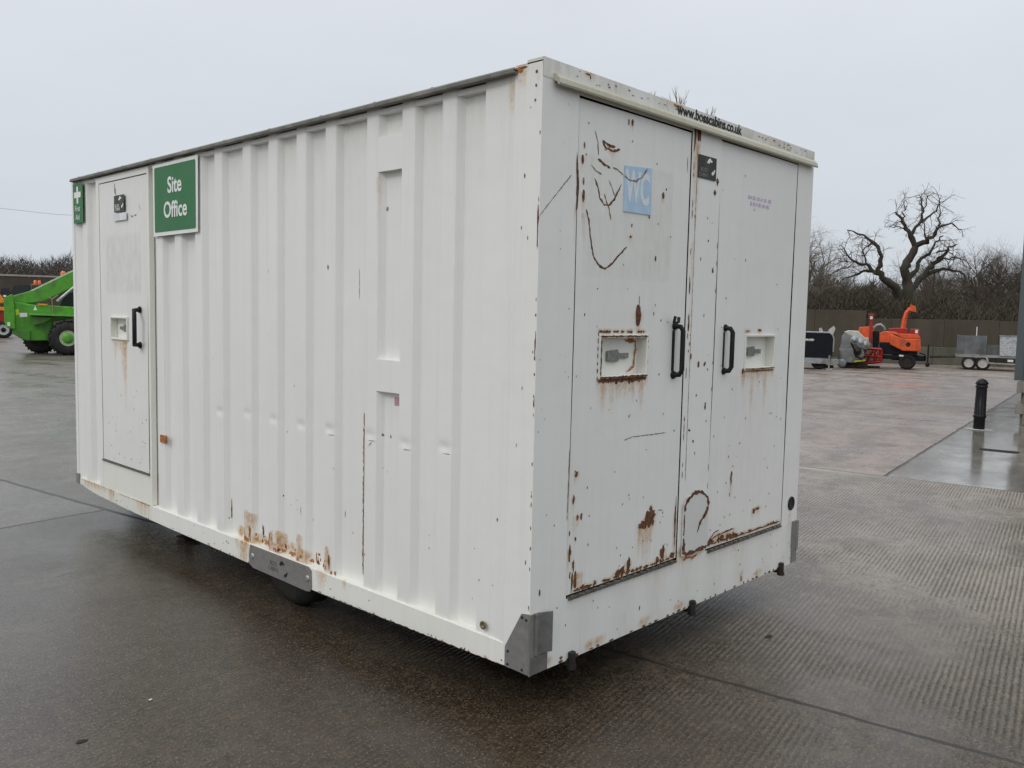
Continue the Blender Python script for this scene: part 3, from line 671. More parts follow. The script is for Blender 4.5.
# right door
rm_ = []
for (x_, z_, w_, h_) in ((1.57, .80, .02, .10), (1.56, .72, .012, .03), (1.575, .83, .014, .04), (1.87, .60, .07, .02), (1.83, .59, .05, .04), (1.40, 1.60, .01, .01), (1.95, 1.5, .01, .01), (1.62, 1.95, .014, .02), (1.77, 2.56, .01, .02)):
    blob(rm_, 1, x_, z_, w_, h_, 14, .6)
xs_ = 1.345
while xs_ < 2.15:
    h_ = rg.choice((.012, .02, .03)) * (1.6 if xs_ < 1.65 else .8); blob(rm_, 1, xs_, .478+h_*.3, rg.uniform(.03, .08), h_, 14, .6); xs_ += .03
rib(rm_, 1, [(1.36, .50), (1.42, .54), (1.47, .545)], .007); rib(rm_, 1, [(1.36, .50), (1.45, .52), (1.62, .53)], .008)
for _ in range(44): blob(rm_, rg.choice((1, 2, 2)), rg.uniform(1.36, 2.12), .55+abs(rg.gauss(0, .5)) if rg.random() < .85 else rg.uniform(1.2, 2.4), rg.uniform(.005, .012), rg.uniform(.006, .02), 8, .5)
rm_ = [(a, p_) for a, p_ in rm_ if not all(1.63 < q_[0] < 2.0 and 1.36 < q_[1] < 1.58 for q_ in p_) and all(1.341 < q_[0] < 2.164 and .468 < q_[1] < 2.513 for q_ in p_)]
for xx in frange(1.645, 1.98, .022): blob(rm_, rg.choice((1, 3)), xx, 1.367, .035, rg.uniform(.012, .022), 12, .6)
blob(rm_, 1, 1.81, 1.586, .05, .018); blob(rm_, 3, 1.68, 1.582, .06, .012); blob(rm_, 1, 1.642, 1.37, .03, .04)
rr = halo([(1.65, 1.37, .03, .07, .95), (1.80, 1.37, .16, .05, .75), (1.9, 1.36, .03, .22, .45), (1.75, 1.36, .03, .3, .42), (1.5, .52, .14, .05, .8), (1.86, .6, .04, .03, .8), (1.57, .76, .01, .05, .9)])
rd = end_door(1.338, 2.167, .466, 2.516, (1.662, 1.978, 1.388, 1.552), rm_, rr, lambda x_, z_: np.clip(.05 + .14*((z_ < 1.35) & (x_ > 1.5) & (x_ < 2.05)) * np.exp(-(1.35-z_)/.5), 0, 1))
tag(rd, 'right end door, cleaner, with faint purple lettering')
def handle_end(x, z0, z1, par, flip=1):
    m_ = MB(); a = .012*flip
    m_.tube([(x-a, 0, z1), (x-a*.5, -.028, z1-.003), (x, -.037, z1-.022), (x, -.037, z0+.022), (x-a*.5, -.028, z0+.003), (x-a, 0, z0)], .0125, 8)
    m_.box(x-a-.016, x-a-.004, -.004, .004, z0+.02, z1-.02)
    m_.lathe((x-a, .004, z1), (0, -1, 0), [(0, .02), (.01, .018)], 10).lathe((x-a, .004, z0), (0, -1, 0), [(0, .02), (.01, .018)], 10)
    return m_.build('handle', BLACK, par)
hl = handle_end(.985, 1.375, 1.605, ld)
MB().tube([(.93, -.02, 1.615), (.945, -.035, 1.625), (.955, -.03, 1.645)], .008, 6).tube([(.93, -.02, 1.62), (.925, -.03, 1.65)], .007, 6).build('broken_bracket', DARKMET, ld)
handle_end(1.448, 1.378, 1.598, rd)
def hinge_sill(x0, x1, z, par):
    m_ = MB(); m_.box(x0, x1, -.010, .02, z-.020, z-.010)
    xx = x0+.01
    while xx < x1-.03: m_.box(xx, xx+.022, -.0135, -.002, z-.018, z-.004); xx += .05
    return m_.build('hinge_strip', SEAL, par)
hinge_sill(.235, 1.05, .478, ld); hinge_sill(1.345, 2.16, .468, rd)
# arched niche at the pillar foot: raised plate, inner shade put into its grey
pl = [(1.095, .478), (1.326, .478), (1.326, .735)] + [(1.21+.116*math.cos(R(a)), .70+.085*math.sin(R(a))) for a in range(20, 170, 15)] + [(1.095, .70)]
MB().prism(pl, 'xz', -.0125, -.001).build('niche_plate', make_paint('niche_shade_paint', (.63, .635, .62)), cabin, bevel=.003)
pm2 = MB()
def strip(mb, pts, wd, y_, mi=0):
    for q_ in ribbon(pts, wd, rg): mb.add([(a, y_, b) for a, b in q_], [(0, 1, 2, 3)], mi)
strip(pm2, [(1.097, .70)] + [(1.21+.116*math.cos(R(a)), .70+.085*math.sin(R(a))) for a in range(160, 10, -15)] + [(1.322, .70)], .020, -.0140)
strip(pm2, [(1.32, .70), (1.29, .66), (1.255, .63), (1.235, .60), (1.222, .58)], .020, -.0138)
pm2.build('niche_rust_edge', RUST, cabin); pm2 = MB()
strip(pm2, [(1.099, .57), (1.099, .50), (1.13, .486), (1.22, .487), (1.32, .49)], .020, -.0136)
strip(pm2, [(1.10, .55), (1.104, .49)], .026, -.0142)
pm2.build('niche_rust_edge', RUST, cabin)
strip_ = MB(); strip(strip_, [(1.12, .455), (1.16, .462), (1.2, .452), (1.25, .46)], .013, -.0015); strip_.build('chipped_edge', ORUST, cabin)
_a = MB(); strip(_a, [(1.097, .69), (1.098, .63), (1.097, .58)], .010, -.0137); _a.build('niche_rust_edge', RUST, cabin)
for (x0_, x1_, z0_, z1_, par_, hv) in ((.415, .742, 1.389, 1.552, ld, 1), (1.662, 1.978, 1.388, 1.552, rd, 0)):
    _a = MB(); strip(_a, [(x0_-.012, z0_-.007), ((x0_+x1_)/2, z0_-.009), (x1_+.012, z0_-.007)], .012 if hv else .006, -.0052)
    _a.build('tray_rust', RUST, par_)
    if hv:
        _a = MB(); strip(_a, [(x0_-.006, z0_), (x0_-.007, z1_+.006)], .007, -.0054); _a.build('tray_rust', RUST, par_)
        _a = MB(); strip(_a, [(x0_-.012, z1_+.006), (x1_+.01, z1_+.007)], .008, -.0053); _a.build('tray_rust', RUST, par_)
        _a = MB(); strip(_a, [(x1_-.10, z1_-.012), (x1_-.02, z1_-.02), (x1_-.012, z1_-.06)], .016, .0455); strip(_a, [(x1_-.02, z1_-.05), (x1_-.03, z0_+.03), (x1_-.08, z0_+.008)], .012, .0453); _a.build('tray_rust', ORUST, par_)
# vent hole, its dark inside put on as a black disc
MB().lathe((2.285, -.001, .567), (0, -1, 0), [(0, .041), (.004, .041), (.006, .036), (.002, .032), (.002, 0)], 24).build('vent_hole_disc', BLACK, cabin)
# fascia and canopy lip over the doors
def fas3(u_, v_, d): return (u_, -.0015-d, v_)
fm = []
for _ in range(40): blob(fm, rg.choice((1, 2)), rg.uniform(.1, 2.3), 2.595+rg.uniform(-.02, .012), rg.uniform(.01, .04), rg.uniform(.004, .010), 9, .6)
blob(fm, 3, .93, 2.606, .12, .012, 16, .6); blob(fm, 1, .27, 2.606, .04, .01); blob(fm, 1, .285, 2.598, .012, .02)
fmesh = grid_panel('fascia', frange(.0, W, .03), [2.545, 2.56, 2.575, 2.59, 2.605, 2.617], fas3, [], fm, MATS, cabin, halo([(.9, 2.61, .10, .02, .45), (1.9, 2.60, .3, .03, .32), (.28, 2.61, .04, .03, .7)]),
           lambda x_, z_: np.clip(.35 + .45*(x_ > 1.2)*np.exp(-np.abs(z_-2.57)/.02) + .2*np.sin(x_*17), 0, 1))
MB().box(0.0, W, .0, .08, 2.60, 2.6155).build('fascia_top', make_paint('fascia_top_paint', (.6, .59, .5)), cabin)
cn = MB(); prf = [(-.002, 2.568), (-.016, 2.562), (-.028, 2.548), (-.034, 2.528), (-.031, 2.520), (-.024, 2.524), (-.019, 2.534), (-.002, 2.540)]
cs = [(x_, p_[0], p_[1]) for x_ in frange(.062, 2.352, .11) for p_ in prf]; n = len(prf); nx = len(cs)//n
cn.add(cs, [(i*n+k, i*n+(k+1) % n, (i+1)*n+(k+1) % n, (i+1)*n+k) for i in range(nx-1) for k in range(n)] + [tuple(range(n)), tuple(range(len(cs)-1, len(cs)-n-1, -1))])
cno = cn.build('rain_canopy', make_paint('canopy_paint', (.42, .41, .33)), cabin)
ga = cno.data.attributes.new('grime_shade', 'FLOAT', 'POINT')
ga.data.foreach_set('value', [min(1, .25 + .5*max(0, math.sin(v_.co.x*2.1+.3)) + (.3 if v_.co.z < 2.53 else 0)) for v_ in cno.data.vertices])  # patchy dirt, with underside shade painted into the lower lip
# corner bumper plates
cp = MB(); cp.prism([(0.0, .205), (.128, .208), (.128, .290), (.040, .448), (0.0, .455)], 'yz', -.006, -.001)
cp.box(-.006, .055, -.006, -.001, .205, .452)
cpo = cp.build('corner_plate', GALV, cabin)
cb = MB(); cb.prism([(.022, .0), (.022, -.012), (.030, -.020), (.045, -.006), (.05, -.008), (.108, -.030), (.113, -.026), (.055, -.002)], 'xy', .284, .450)
cb.box(.004, .105, -.0075, -.002, .203, .276); cb.build('bumper_bracket', simple('galv_dark', (.16, .157, .15), .5, .25, .2, 30), cabin)
for (y_, z_) in ((.11, .275), (.035, .435), (.11, .22), (.012, .43), (.03, .22)): MB().lathe((-.006, y_, z_), (-1, 0, 0), [(0, .006), (.003, .006), (.004, 0)], 8).build('plate_bolt', DARKMET, cpo)
cr = MB(); cr.prism([(W+.006, -.001), (W+.006, -.012), (W-.006, -.020), (W-.02, -.006), (W-.058, -.016), (W-.06, -.002)], 'xy', .284, .455)
cr.box(W-.055, W+.005, -.0075, -.001, .203, .276); cr.box(W+.002, W+.006, -.005, .12, .205, .45); cr.build('bumper_bracket', GALV, cabin)
cl = MB(); cl.box(-.006, .004, L-.05, L+.004, .25, .33); cl.build('corner_plate', GALV, cabin)
for x_ in (.26, 1.208, 2.175):
    f_ = MB(); f_.tube([(x_, -.010, .17), (x_, -.010, .232)], .017, 10).box(x_-.024, x_+.024, -.004, .03, .175, .205)
    f_.tube([(x_, -.010, .16), (x_, -.010, .178)], .021, 8); f_.build('jack_stub', DARKMET, cabin)
# chassis plate over the wheel
cpl = MB(); cpl.prism([(1.53, .200), (1.545, .172), (1.58, .166), (2.12, .170), (2.165, .186), (2.17, .240), (2.155, .298), (1.56, .300), (1.535, .285)], 'yz', -.0065, -.002)
cpp = cpl.build('chassis_plate', GALV, cabin)
for y_ in (2.128, 1.568): MB().lathe((-.0065, y_, .237), (-1, 0, 0), [(0, .017), (.002, .017), (.004, .010), (.004, 0)], 14).build('plate_bolt', SILVER, cpp)
BLK2 = simple('plate_black', (.02, .02, .02), .5); BLK3 = simple('worn_print', (.10, .098, .095), .5)
# --- lettering helper
def text_mesh(s, size, name, mat, par, M, off=0.0, xs=1.0, shear=0, extr=0.0004):
    c = bpy.data.curves.new(name, 'FONT'); c.body = s; c.size = size; c.offset = off; c.extrude = extr; c.shear = shear
    c.align_x = 'CENTER'; c.align_y = 'CENTER'
    t = bpy.data.objects.new(name, c); COL.objects.link(t)
    me = bpy.data.meshes.new_from_object(t.evaluated_get(bpy.context.evaluated_depsgraph_get()))
    bpy.data.objects.remove(t); me.name = name
    o = bpy.data.objects.new(name, me); COL.objects.link(o); me.materials.clear(); me.materials.append(mat)
    me.transform(M @ Matrix.Diagonal((xs, 1, 1, 1))); o.parent = par
    if M.determinant() < 0: me.flip_normals()
    return o
def Mside(y, z, x=-.0): return Matrix(((0, 0, -1, x), (-1, 0, 0, y), (0, 1, 0, z), (0, 0, 0, 1)))
def Mend(x, z, y=0.): return Matrix(((1, 0, 0, x), (0, 0, -1, y), (0, 1, 0, z), (0, 0, 0, 1)))
# horse-less double hook mark used on the plates
def hook(mb, cx, cz, s, P, mi=0):
    a = [(-.5, .1), (-.25, .75), (.05, 1.0), (.2, .7), (.45, .55), (.3, .25), (.05, .35), (-.1, .0)]
    b = [(.5, -.1), (.25, -.75), (-.05, -1.0), (-.2, -.7), (-.1, -.35), (.15, -.3), (.2, -.05), (.4, .15)]
    mb.add([P(cx+x_*s-.25*s, cz+z_*s*.5+.25*s) for x_, z_ in a], [tuple(range(8))], mi)
    mb.add([P(cx+x_*s*.9+.25*s, cz+z_*s*.5-.2*s) for x_, z_ in b], [tuple(range(8))], mi)
m_ = MB(); hook(m_, 0, 0, .060, lambda a, b: (-.0075, 1.800-a, .232+b))
m_.build('plate_emblem', BLK2, cpp, recalc=False)
text_mesh('BOSS', .034, 'plate_lettering', BLK3, cpp, Mside(1.905, .243, -.0072)); text_mesh('CABINS', .030, 'plate_lettering', BLK3, cpp, Mside(1.905, .212, -.0072))
# small logo plates
LOGO = simple('logo_plate', (.045, .045, .042), .4, 0, .25, 40, 0, (.09, .085, .07))
def logo_plate(par, P, w_, h_, name='logo_plate'):
    m_ = MB(); pts = rrect(-w_/2, w_/2, -h_/2, h_/2, .004); n = len(pts)
    m_.add([P(a, b, 0) for a, b in pts] + [P(a, b, .003) for a, b in pts], [tuple(range(n, 2*n))] + [(i, (i+1) % n, (i+1) % n+n, i+n) for i in range(n)])
    o = m_.build(name, LOGO, par)
    k = MB(); hook(k, w_*.20, h_*.06, w_*.34, lambda a, b: P(a, b, .0038)); k.build('emblem', WHITES, o, recalc=False)
    return o
lp = logo_plate(cabin, lambda a, b, d: (1.199+a, -.001-d, 2.366+b), .163, .108)
GREYT = simple('grey_letters', (.22, .22, .21), .5)
text_mesh('BOSS', .026, 'lettering', GREYT, lp, Mend(1.165, 2.352, -.0048)); text_mesh('CABINS', .024, 'lettering', GREYT, lp, Mend(1.165, 2.328, -.0048))
lp2 = logo_plate(door, lambda a, b, d: (-.003-d, 3.915-a, 2.351+b), .17, .115)
text_mesh('BOSS', .03, 'lettering', WHITES, lp2, Mside(3.945, 2.335, -.0075)); text_mesh('CABINS', .026, 'lettering', WHITES, lp2, Mside(3.94, 2.312, -.0075))
fp = simple('faded_paper', (.66, .67, .71), .6); MB().box(-.0045, -.001, 3.80, 4.02, 2.235, 2.285).build('faded_label', fp, door)
# WC sticker (sun-faded), url, purple writing
WCB = simple('faded_blue', (.40, .57, .72), .45, 0, .10, 14, 0, (.52, .64, .73))
wc = MB().prism([(.538, 2.093), (.742, 2.096), (.738, 2.300), (.538, 2.286)], 'xz', -.0015, .004).build('wc_sticker', WCB, ld)
text_mesh('WC', .185, 'lettering', simple('faded_white', (.66, .71, .74), .45, 0, .05, 20), wc, Mend(.636, 2.195, -.0019), .006, .54)
_a = MB(); strip(_a, [(.534, 2.244), (.564, 2.229), (.618, 2.228), (.665, 2.253), (.703, 2.292)], .007, -.0026); _a.build('scratch', SCR, wc)
DK = simple('black_letters', (.03, .03, .03), .6, 0, .5, 90, 0, (.22, .21, .17))
text_mesh('www.bosscabins.co.uk', .066, 'url_lettering', DK, fmesh, Mend(1.215, 2.592, -.0035), .0016, .98)
PUR = simple('faded_purple', (.62, .53, .68), .6, 0, .15, 60)
pw = MB()
for z_, ws in ((2.278, (.018, .012, .034, .03, .026, .034, .038)), (2.247, (.022, .02, .012, .034, .03, .042))):
    xx = 1.62 if z_ > 2.26 else 1.645
    for w_ in ws:
        for k in range(int(w_/.009)): pw.box(xx+k*.009, xx+k*.009+.0055, -.0015, .004, z_-.007, z_+.007+(.003 if k % 2 else 0))
        xx += w_+.010
pw.build('faint_lettering', PUR, rd)
# --- signs fixed on the side
sg = MB().prism([(2.763, 2.100), (3.372, 2.097), (3.376, 2.553), (2.757, 2.556)], 'yz', -.0045, -.0015).build('office_sign', WHITES, cabin)
MB().prism(rrect(2.785, 3.350, 2.122, 2.534, .012), 'yz', -.0060, -.0040).build('sign_face', GREENS, sg)
text_mesh('Site', .138, 'lettering', WHITES, sg, Mside(3.062, 2.405, -.0075), .003, .95)
text_mesh('Office', .138, 'lettering', WHITES, sg, Mside(3.055, 2.252, -.0075), .003, .95)
fa = MB().prism([(4.572, 2.262), (4.757, 2.260), (4.766, 2.552), (4.572, 2.550)], 'yz', -.0075, -.0045).build('first_aid_sign', GREENS, cabin)
c_ = MB(); c_.box(-.010, -.0075, 4.655, 4.685, 2.405, 2.530).box(-.0103, -.0076, 4.606, 4.734, 2.448, 2.490); c_.build('cross', WHITES, fa)
text_mesh('First', .058, 'lettering', WHITES, fa, Mside(4.67, 2.365, -.010)); text_mesh('Aid', .058, 'lettering', WHITES, fa, Mside(4.67, 2.30, -.010))
# --- running gear
def wheel(cx, cy, cz, r, wd, par, ax=(1, 0, 0), rimcol=SILVER, hubr=.55, lugs=0, name='wheel'):
    """axis ax points outward; tyre starts at face cx.. inward"""
    A = Vector(ax); c = Vector((cx, cy, cz))
    t = MB(); t.lathe(c, -A, [(.012, r*hubr), (0, r*(hubr+.10)), (.0, r*.82), (.02*wd/.2, r*.95), (.05*wd/.2, r), (wd-.05*wd/.2, r), (wd-.02*wd/.2, r*.95), (wd, r*.82), (wd, r*.5)], 40, 0, False)
    if lugs:
        side = A.orthogonal().normalized(); s2 = A.cross(side)
        for k in range(lugs):
            a = 2*math.pi*k/lugs
            for h_ in (0, 1):
                a2 = a + h_*math.pi/lugs
                rad = side*math.cos(a2)+s2*math.sin(a2); tan = A.cross(rad)
                o_ = c - A*(wd*(.02+.48*h_)) + rad*r*.93
                M = Matrix((( -A.x, tan.x, rad.x, o_.x), (-A.y, tan.y, rad.y, o_.y), (-A.z, tan.z, rad.z, o_.z), (0, 0, 0, 1)))
                t.box(0, wd*.5, -r*.055, r*.055, 0, r*.12, 0, M)
    ty = t.build('tyre', RUBBER, par)
    rm2 = MB(); rm2.lathe(c, -A, [(.03, 0), (.022, r*.12), (.03, r*.18), (.05, r*.30), (.03, r*.40), (.006, r*(hubr-.02)), (.0, r*(hubr+.01)), (.02, r*(hubr+.01))], 28)
    rm2.build('rim', rimcol, par)
    return ty
for x_, ax in ((.062, (-1, 0, 0)), (W-.062, (1, 0, 0))):
    we = bpy.data.objects.new('wheel', None); COL.objects.link(we); we.parent = cabin
    wheel(x_, 1.87, .315, .315, .19, we, ax)
ch = MB(); ch.tube([(.1, 1.87, .26), (W-.1, 1.87, .26)], .035, 10); ch.box(.45, .53, .2, L+.1, .12, .245); ch.box(W-.53, W-.45, .2, L+.1, .12, .245)
ch.box(.45, W-.45, .4, .46, .15, .244); ch.box(.45, W-.45, 3.2, 3.26, .15, .244)
ch.tube([(.45, L+.1, .19), (1.18, L+1.3, .3)], .04, 6); ch.tube([(W-.45, L+.1, .19), (1.19, L+1.3, .3)], .04, 6)
ch.build('chassis', DARKMET, cabin)
j = MB(); j.tube([(.30, 3.55, .02), (.30, 3.55, .24)], .022, 8); j.box(.24, .36, 3.49, 3.61, .004, .02); j.build('support_leg', DARKMET, cabin)

# ------------------------------------------------------------------ dry weeds rooted on the roof edge
TWIG = simple('dry_twig', (.16, .13, .09), .8, 0, .3, 20)
for i, (x_, n_, h_, lab) in enumerate(((.82, 7, .045, 'small dry grass tuft on the cabin roof edge, leftmost and shortest of three'), (1.03, 16, .085, 'large bushy dry weed on the cabin roof edge above the left door'), (1.30, 9, .055, 'sparse dry weed on the cabin roof edge above the lettering, rightmost of three'))):
    m_ = MB()
    for k in range(n_):
        a = rg.uniform(-1.1, 1.1); b = rg.uniform(-.5, .5); l = h_*rg.uniform(.6, 1.3)
        p0 = Vector((x_+rg.uniform(-.006, .006), .06+rg.uniform(-.006, .006), 2.612)); d = Vector((math.sin(a), b, math.cos(a))).normalized()
        p1 = p0 + d*l*.6 + Vector((0, 0, .004)); p2 = p1 + (d+Vector((rg.uniform(-.5, .5), 0, -.1)))*l*.5
        m_.tube([p0, p1, p2], [.0016, .0012, .0006], 4)
        m_.tube([p1, p1+Vector((rg.uniform(-.4, .4), 0, .8)).normalized()*l*.4], [.001, .0005], 4)
    tag(m_.build('dry_weed', TWIG), lab, 'weed', 'dry weeds on the cabin roof')
#@@PART2
# ------------------------------------------------------------------ yard walls, building, fence
def conc(name, a, b, dirt=(.06, .055, .035)):
    m = NT(name); p = m.pos(); n1 = m.noise(p, .8, 5, .6); n2 = m.noise(m.map(p, (2.5, 2.5, .4)), 1, 5, .65); n3 = m.noise(p, 12, 4, .7)
    c = m.mix(m.rng(n1, .35, .65), a, b); c = m.mix(m.rng(n2, .45, .7, 0, .7), c, dirt); c = m.mix(m.rng(n3, .55, .75, 0, .3), c, [x*1.6 for x in b])
    return m.done(c, .85, 0, m.bump(n3, .4, .02))
WALLM = conc('wall_concrete', (.060, .050, .034), (.078, .064, .045), (.045, .041, .026)); WALLL = conc('wall_base_concrete', (.085, .082, .058), (.125, .12, .092), (.045, .05, .026))
def oriented(name, x, y, ang, **k): return empty(name, (x, y, 0), ang, **k)
a_ = math.atan2(6.59-11.55, 35.95-33.23)
wl = oriented('yard_wall', 33.23, 11.55, a_, label='long brown concrete yard wall behind the trailer and the chipper', cat='wall')
m_ = MB()
for k in range(14): m_.box(-1+k*2.0+.004, -1+(k+1)*2.0-.004, 0, .22, .66, 1.80+.012*(k % 3))
m_.build('wall_panel', WALLM, wl, bevel=.01)
m_ = MB()
for k in range(24): m_.box(-1+k*1.2+.006, -1+(k+1)*1.2-.006, -.14, .30, 0, .70)
m_.build('base_block', WALLL, wl, bevel=.02)
wl2 = oriented('yard_wall', 33.05, 11.35, a_, label='taller left section of brown yard wall behind the black generator', cat='wall')
m_ = MB()
for k in range(8): m_.box(-2.0*(k+1)+.004-.1, -2.0*k-.004-.1, -.05, .2, 0, 2.12)
m_.build('wall_panel', WALLM, wl2, bevel=.01)
# grey clad building at the right edge
bld = oriented('warehouse', 0, 0, R(8), label='dark grey clad building corner at the right edge', cat='building')
def clad():
    m = NT('grey_cladding'); p = m.obj(); n = m.noise(m.map(p, (1, 3, .4)), 1.2, 4, .6)
    return m.done(m.mix(m.rng(n, .3, .7), (.055, .068, .072), (.075, .09, .094)), .45)
U0, V0 = 13.63, -.436
CL = clad(); m_ = MB(); pts = []
v_ = V0
m_.box(U0, U0+.12, V0-.12, V0, .735, 6.4)
while v_ > V0-7.5:
    v1 = v_-.30; m_.prism([(U0+.02, v_-.12), (U0+.02, v_-.17), (U0+.05, v_-.20), (U0+.05, v_-.27), (U0+.02, v_-.30), (U0+.02, v_-.42), (U0+.10, v_-.42), (U0+.10, v_-.12)], 'xy', .74, 6.38); v_ = v1
m_.build('cladding', CL, bld)
MB().box(U0+.05, U0+12, V0-8, V0-.03, .76, 6.35).build('side_cladding', CL, bld)
MB().box(U0-.03, U0+12.1, V0-8.1, V0+.05, 6.4, 6.62).build('eaves_gutter', CL, bld)
BRK = conc('plinth_block', (.17, .155, .135), (.25, .235, .21)); m_ = MB()
for r_i in range(4):
    for k in range(16):
        o_ = .11 if r_i % 2 else 0; m_.box(U0-.12+(.02 if r_i == 1 else 0), U0+.2, V0-.16-.44*(k+1)+o_+.005, V0-.16-.44*k+o_-.005, r_i*.18+.004, r_i*.18+.176)
m_.build('plinth', BRK, bld, bevel=.006)
MB().box(U0-.02, U0+11.8, V0-7.9, V0-.12, 0, .735).build('inner_plinth', BRK, bld)
# dark fence with pale rail, far left
fn = oriented('boarded_fence', 12.0, 67.6, math.atan2(-1.9, 4.88), label='dark boarded fence with a pale top rail behind the green telehandler', cat='fence')
m_ = MB(); fr2 = random.Random(5)
for k in range(130): m_.box(-4+k*.16, -4+k*.16+.15, 0, .03+fr2.uniform(0, .012), 0, 3.55+fr2.uniform(-.05, .03))
m_.build('board', conc('fence_board', (.045, .035, .027), (.07, .055, .042)), fn)
MB().box(-4, 16.8, -.05, -.002, 3.60, 3.72).build('top_rail', simple('pale_rail', (.30, .28, .24), .7), fn)
cb_ = MB(); cb_.tube([(12.5, 62.4, 8.3), (15.7, 66.97, 8.45), (22, 71, 8.75), (28.67, 75.26, 9.4), (34, 78.7, 10)], .012, 5)
tag(cb_.build('overhead_cable', simple('cable_grey', (.20, .21, .23), .7)), 'thin overhead cable crossing the sky at the left', 'cable')

# ------------------------------------------------------------------ bollard, drain, small litter
b_ = empty('bollard', (12.30, 1.62, 0), 0, 'black fluted cast bollard standing on the wet paving', 'bollard')
b_.rotation_euler = (0, R(1.2), 0)
IRON = simple('bollard_black', (.010, .010, .012), .32, 0, .3, 20)
m_ = MB(); m_.lathe((0, 0, 0), (0, 0, 1), [(0, .082), (.185, .082), (.19, .095), (.225, .095), (.23, .080), (.66, .072)], 28)
m_.build('post', IRON, b_)
m_ = MB(); m_.lathe((0, 0, .655), (0, 0, 1), [(0, .073), (.005, .088), (.03, .090), (.035, .080), (.055, .078), (.06, .092), (.075, .092), (.105, .075), (.13, .05), (.145, .022), (.15, 0)], 28)
m_.build('cap', IRON, b_)
m_ = MB()
for k in range(12):
    a = 2*math.pi*k/12; m_.tube([(math.cos(a)*.080, math.sin(a)*.080, .24), (math.cos(a)*.073, math.sin(a)*.073, .645)], .006, 5)
m_.build('fluting', IRON, b_)
MB().lathe((0, 0, .001), (0, 0, 1), [(0, .20), (.006, .185), (.006, .08)], 28).build('mortar_collar', simple('mortar', (.34, .33, .30), .8, 0, .3, 30), b_)
dr = oriented('drain_grate', 9.98, .76, R(8), label='narrow dark slotted drain grate set in the wet paving', cat='drain')
m_ = MB()
for k in range(14): m_.box(-.07, .07, -.21+k*.03, -.21+k*.03+.016, .003, .009)
m_.build('slat', DARKMET, dr)
MB().prism([(-.085, -.225), (.085, -.225), (.085, .225), (-.085, .225)], 'xy', .0015, .0045).build('tray', GAP, dr)
STN = simple('pale_stone', (.55, .53, .45), .8, 0, .2, 50); DST = simple('dark_litter', (.035, .032, .028), .8, 0, .3, 50)
def lump(loc, s, sx, mat, name, lab, cat):
    bm = bmesh.new(); bmesh.ops.create_icosphere(bm, subdivisions=2, radius=1); q_ = random.Random(name+lab)
    for v_ in bm.verts:
        f_ = q_.uniform(.45, 1.2); v_.co = Vector((v_.co.x*sx[0], v_.co.y*sx[1], v_.co.z*sx[2]))*s*f_
    me = bpy.data.meshes.new(name); bm.to_mesh(me); bm.free(); me.materials.append(mat)
    o = bpy.data.objects.new(name, me); COL.objects.link(o); o.location = loc; tag(o, lab, cat); return o
lump((-.98, 1.24, .003), .009, (1, .7, .5), STN, 'pebble', 'tiny white pebble on the wet concrete left of the cabin', 'stone')
lump((-1.31, 1.08, .002), .017, (1.6, .8, .2), DST, 'leaf_litter', 'small dark clump of wet leaf litter at the lower left', 'litter')
lump((1.61, -.23, .003), .022, (1.6, .5, .2), DST, 'wood_chip', 'dark wood sliver on the concrete in front of the end wall', 'litter')

# ------------------------------------------------------------------ machines
ORG = simple('orange_paint', (.68, .095, .018), .5, 0, .18, 9, 0, (.28, .07, .03)); REDM = simple('red_paint', (.30, .014, .010), .45, 0, .2, 5, 0, (.16, .02, .015))
GRN = simple('green_paint', (.075, .30, .018), .5, 0, .18, 7, 0, (.07, .17, .03)); GRND = simple('green_paint_dirty', (.045, .20, .015), .5, 0, .2, 4, 0, (.08, .10, .04))
GREYM = simple('grey_paint', (.21, .22, .22), .55, 0, .25, 5, 0, (.11, .10, .08)); ZINC = simple('zinc', (.30, .32, .33), .45, .4, .2, 5, 0, (.18, .17, .15))
PALE = simple('pale_panel', (.50, .50, .44), .6, 0, .2, 6); YEL = simple('yellow_paint', (.55, .48, .04), .5); BLKP = simple('black_panel', (.008, .009, .013), .4, 0, .3, 8)
GLASS = simple('dark_glass', (.03, .035, .04), .08); WHT = simple('white_label', (.75, .75, .73), .5); AMB = simple('amber_lens', (.75, .16, .03), .3)
YOR = simple('yellow_orange_paint', (.72, .27, .02), .45, 0, .15, 5)
# orange wood chipper; local x = along the yard wall, y = away from the camera
cpn = empty('wood_chipper', (29.45, 8.80, 0), R(-71.3), 'orange wood chipper with a curved discharge chute and red feed end', 'chipper')
def at(X, Y): return ((X-780)/213, (612-Y)/213)
m_ = MB()
m_.prism([at(620, 455), at(612, 345), at(640, 328), at(740, 328), at(760, 345), at(775, 420), at(700, 425)], 'xz', -.25, .85)
m_.build('engine_cover', ORG, cpn, bevel=.03)
m_ = MB(); m_.prism([at(700, 345), at(800, 378), at(930, 378), at(938, 470), at(802, 470), at(700, 424)], 'xz', -.55, .75)
m_.build('fuel_tank_cover', ORG, cpn, bevel=.03)
MB().prism([at(720, 340), at(915, 345), at(930, 376), at(795, 376)], 'xz', -.45, .72).build('top_deck', ORG, cpn, bevel=.02)
MB().box(.32, .66, -.35, .1, 1.24, 1.45).build('side_locker', REDM, cpn, bevel=.02); MB().box(.50, .60, -.36, -.352, 1.30, 1.42).build('white_sticker', WHT, cpn)
m_ = MB(); m_.lathe((.28, -.552, .90), (0, -1, 0), [(0, .085), (.01, .08), (.01, .03), (.0, .02), (0, 0)], 16); m_.build('badge', DARKMET, cpn)
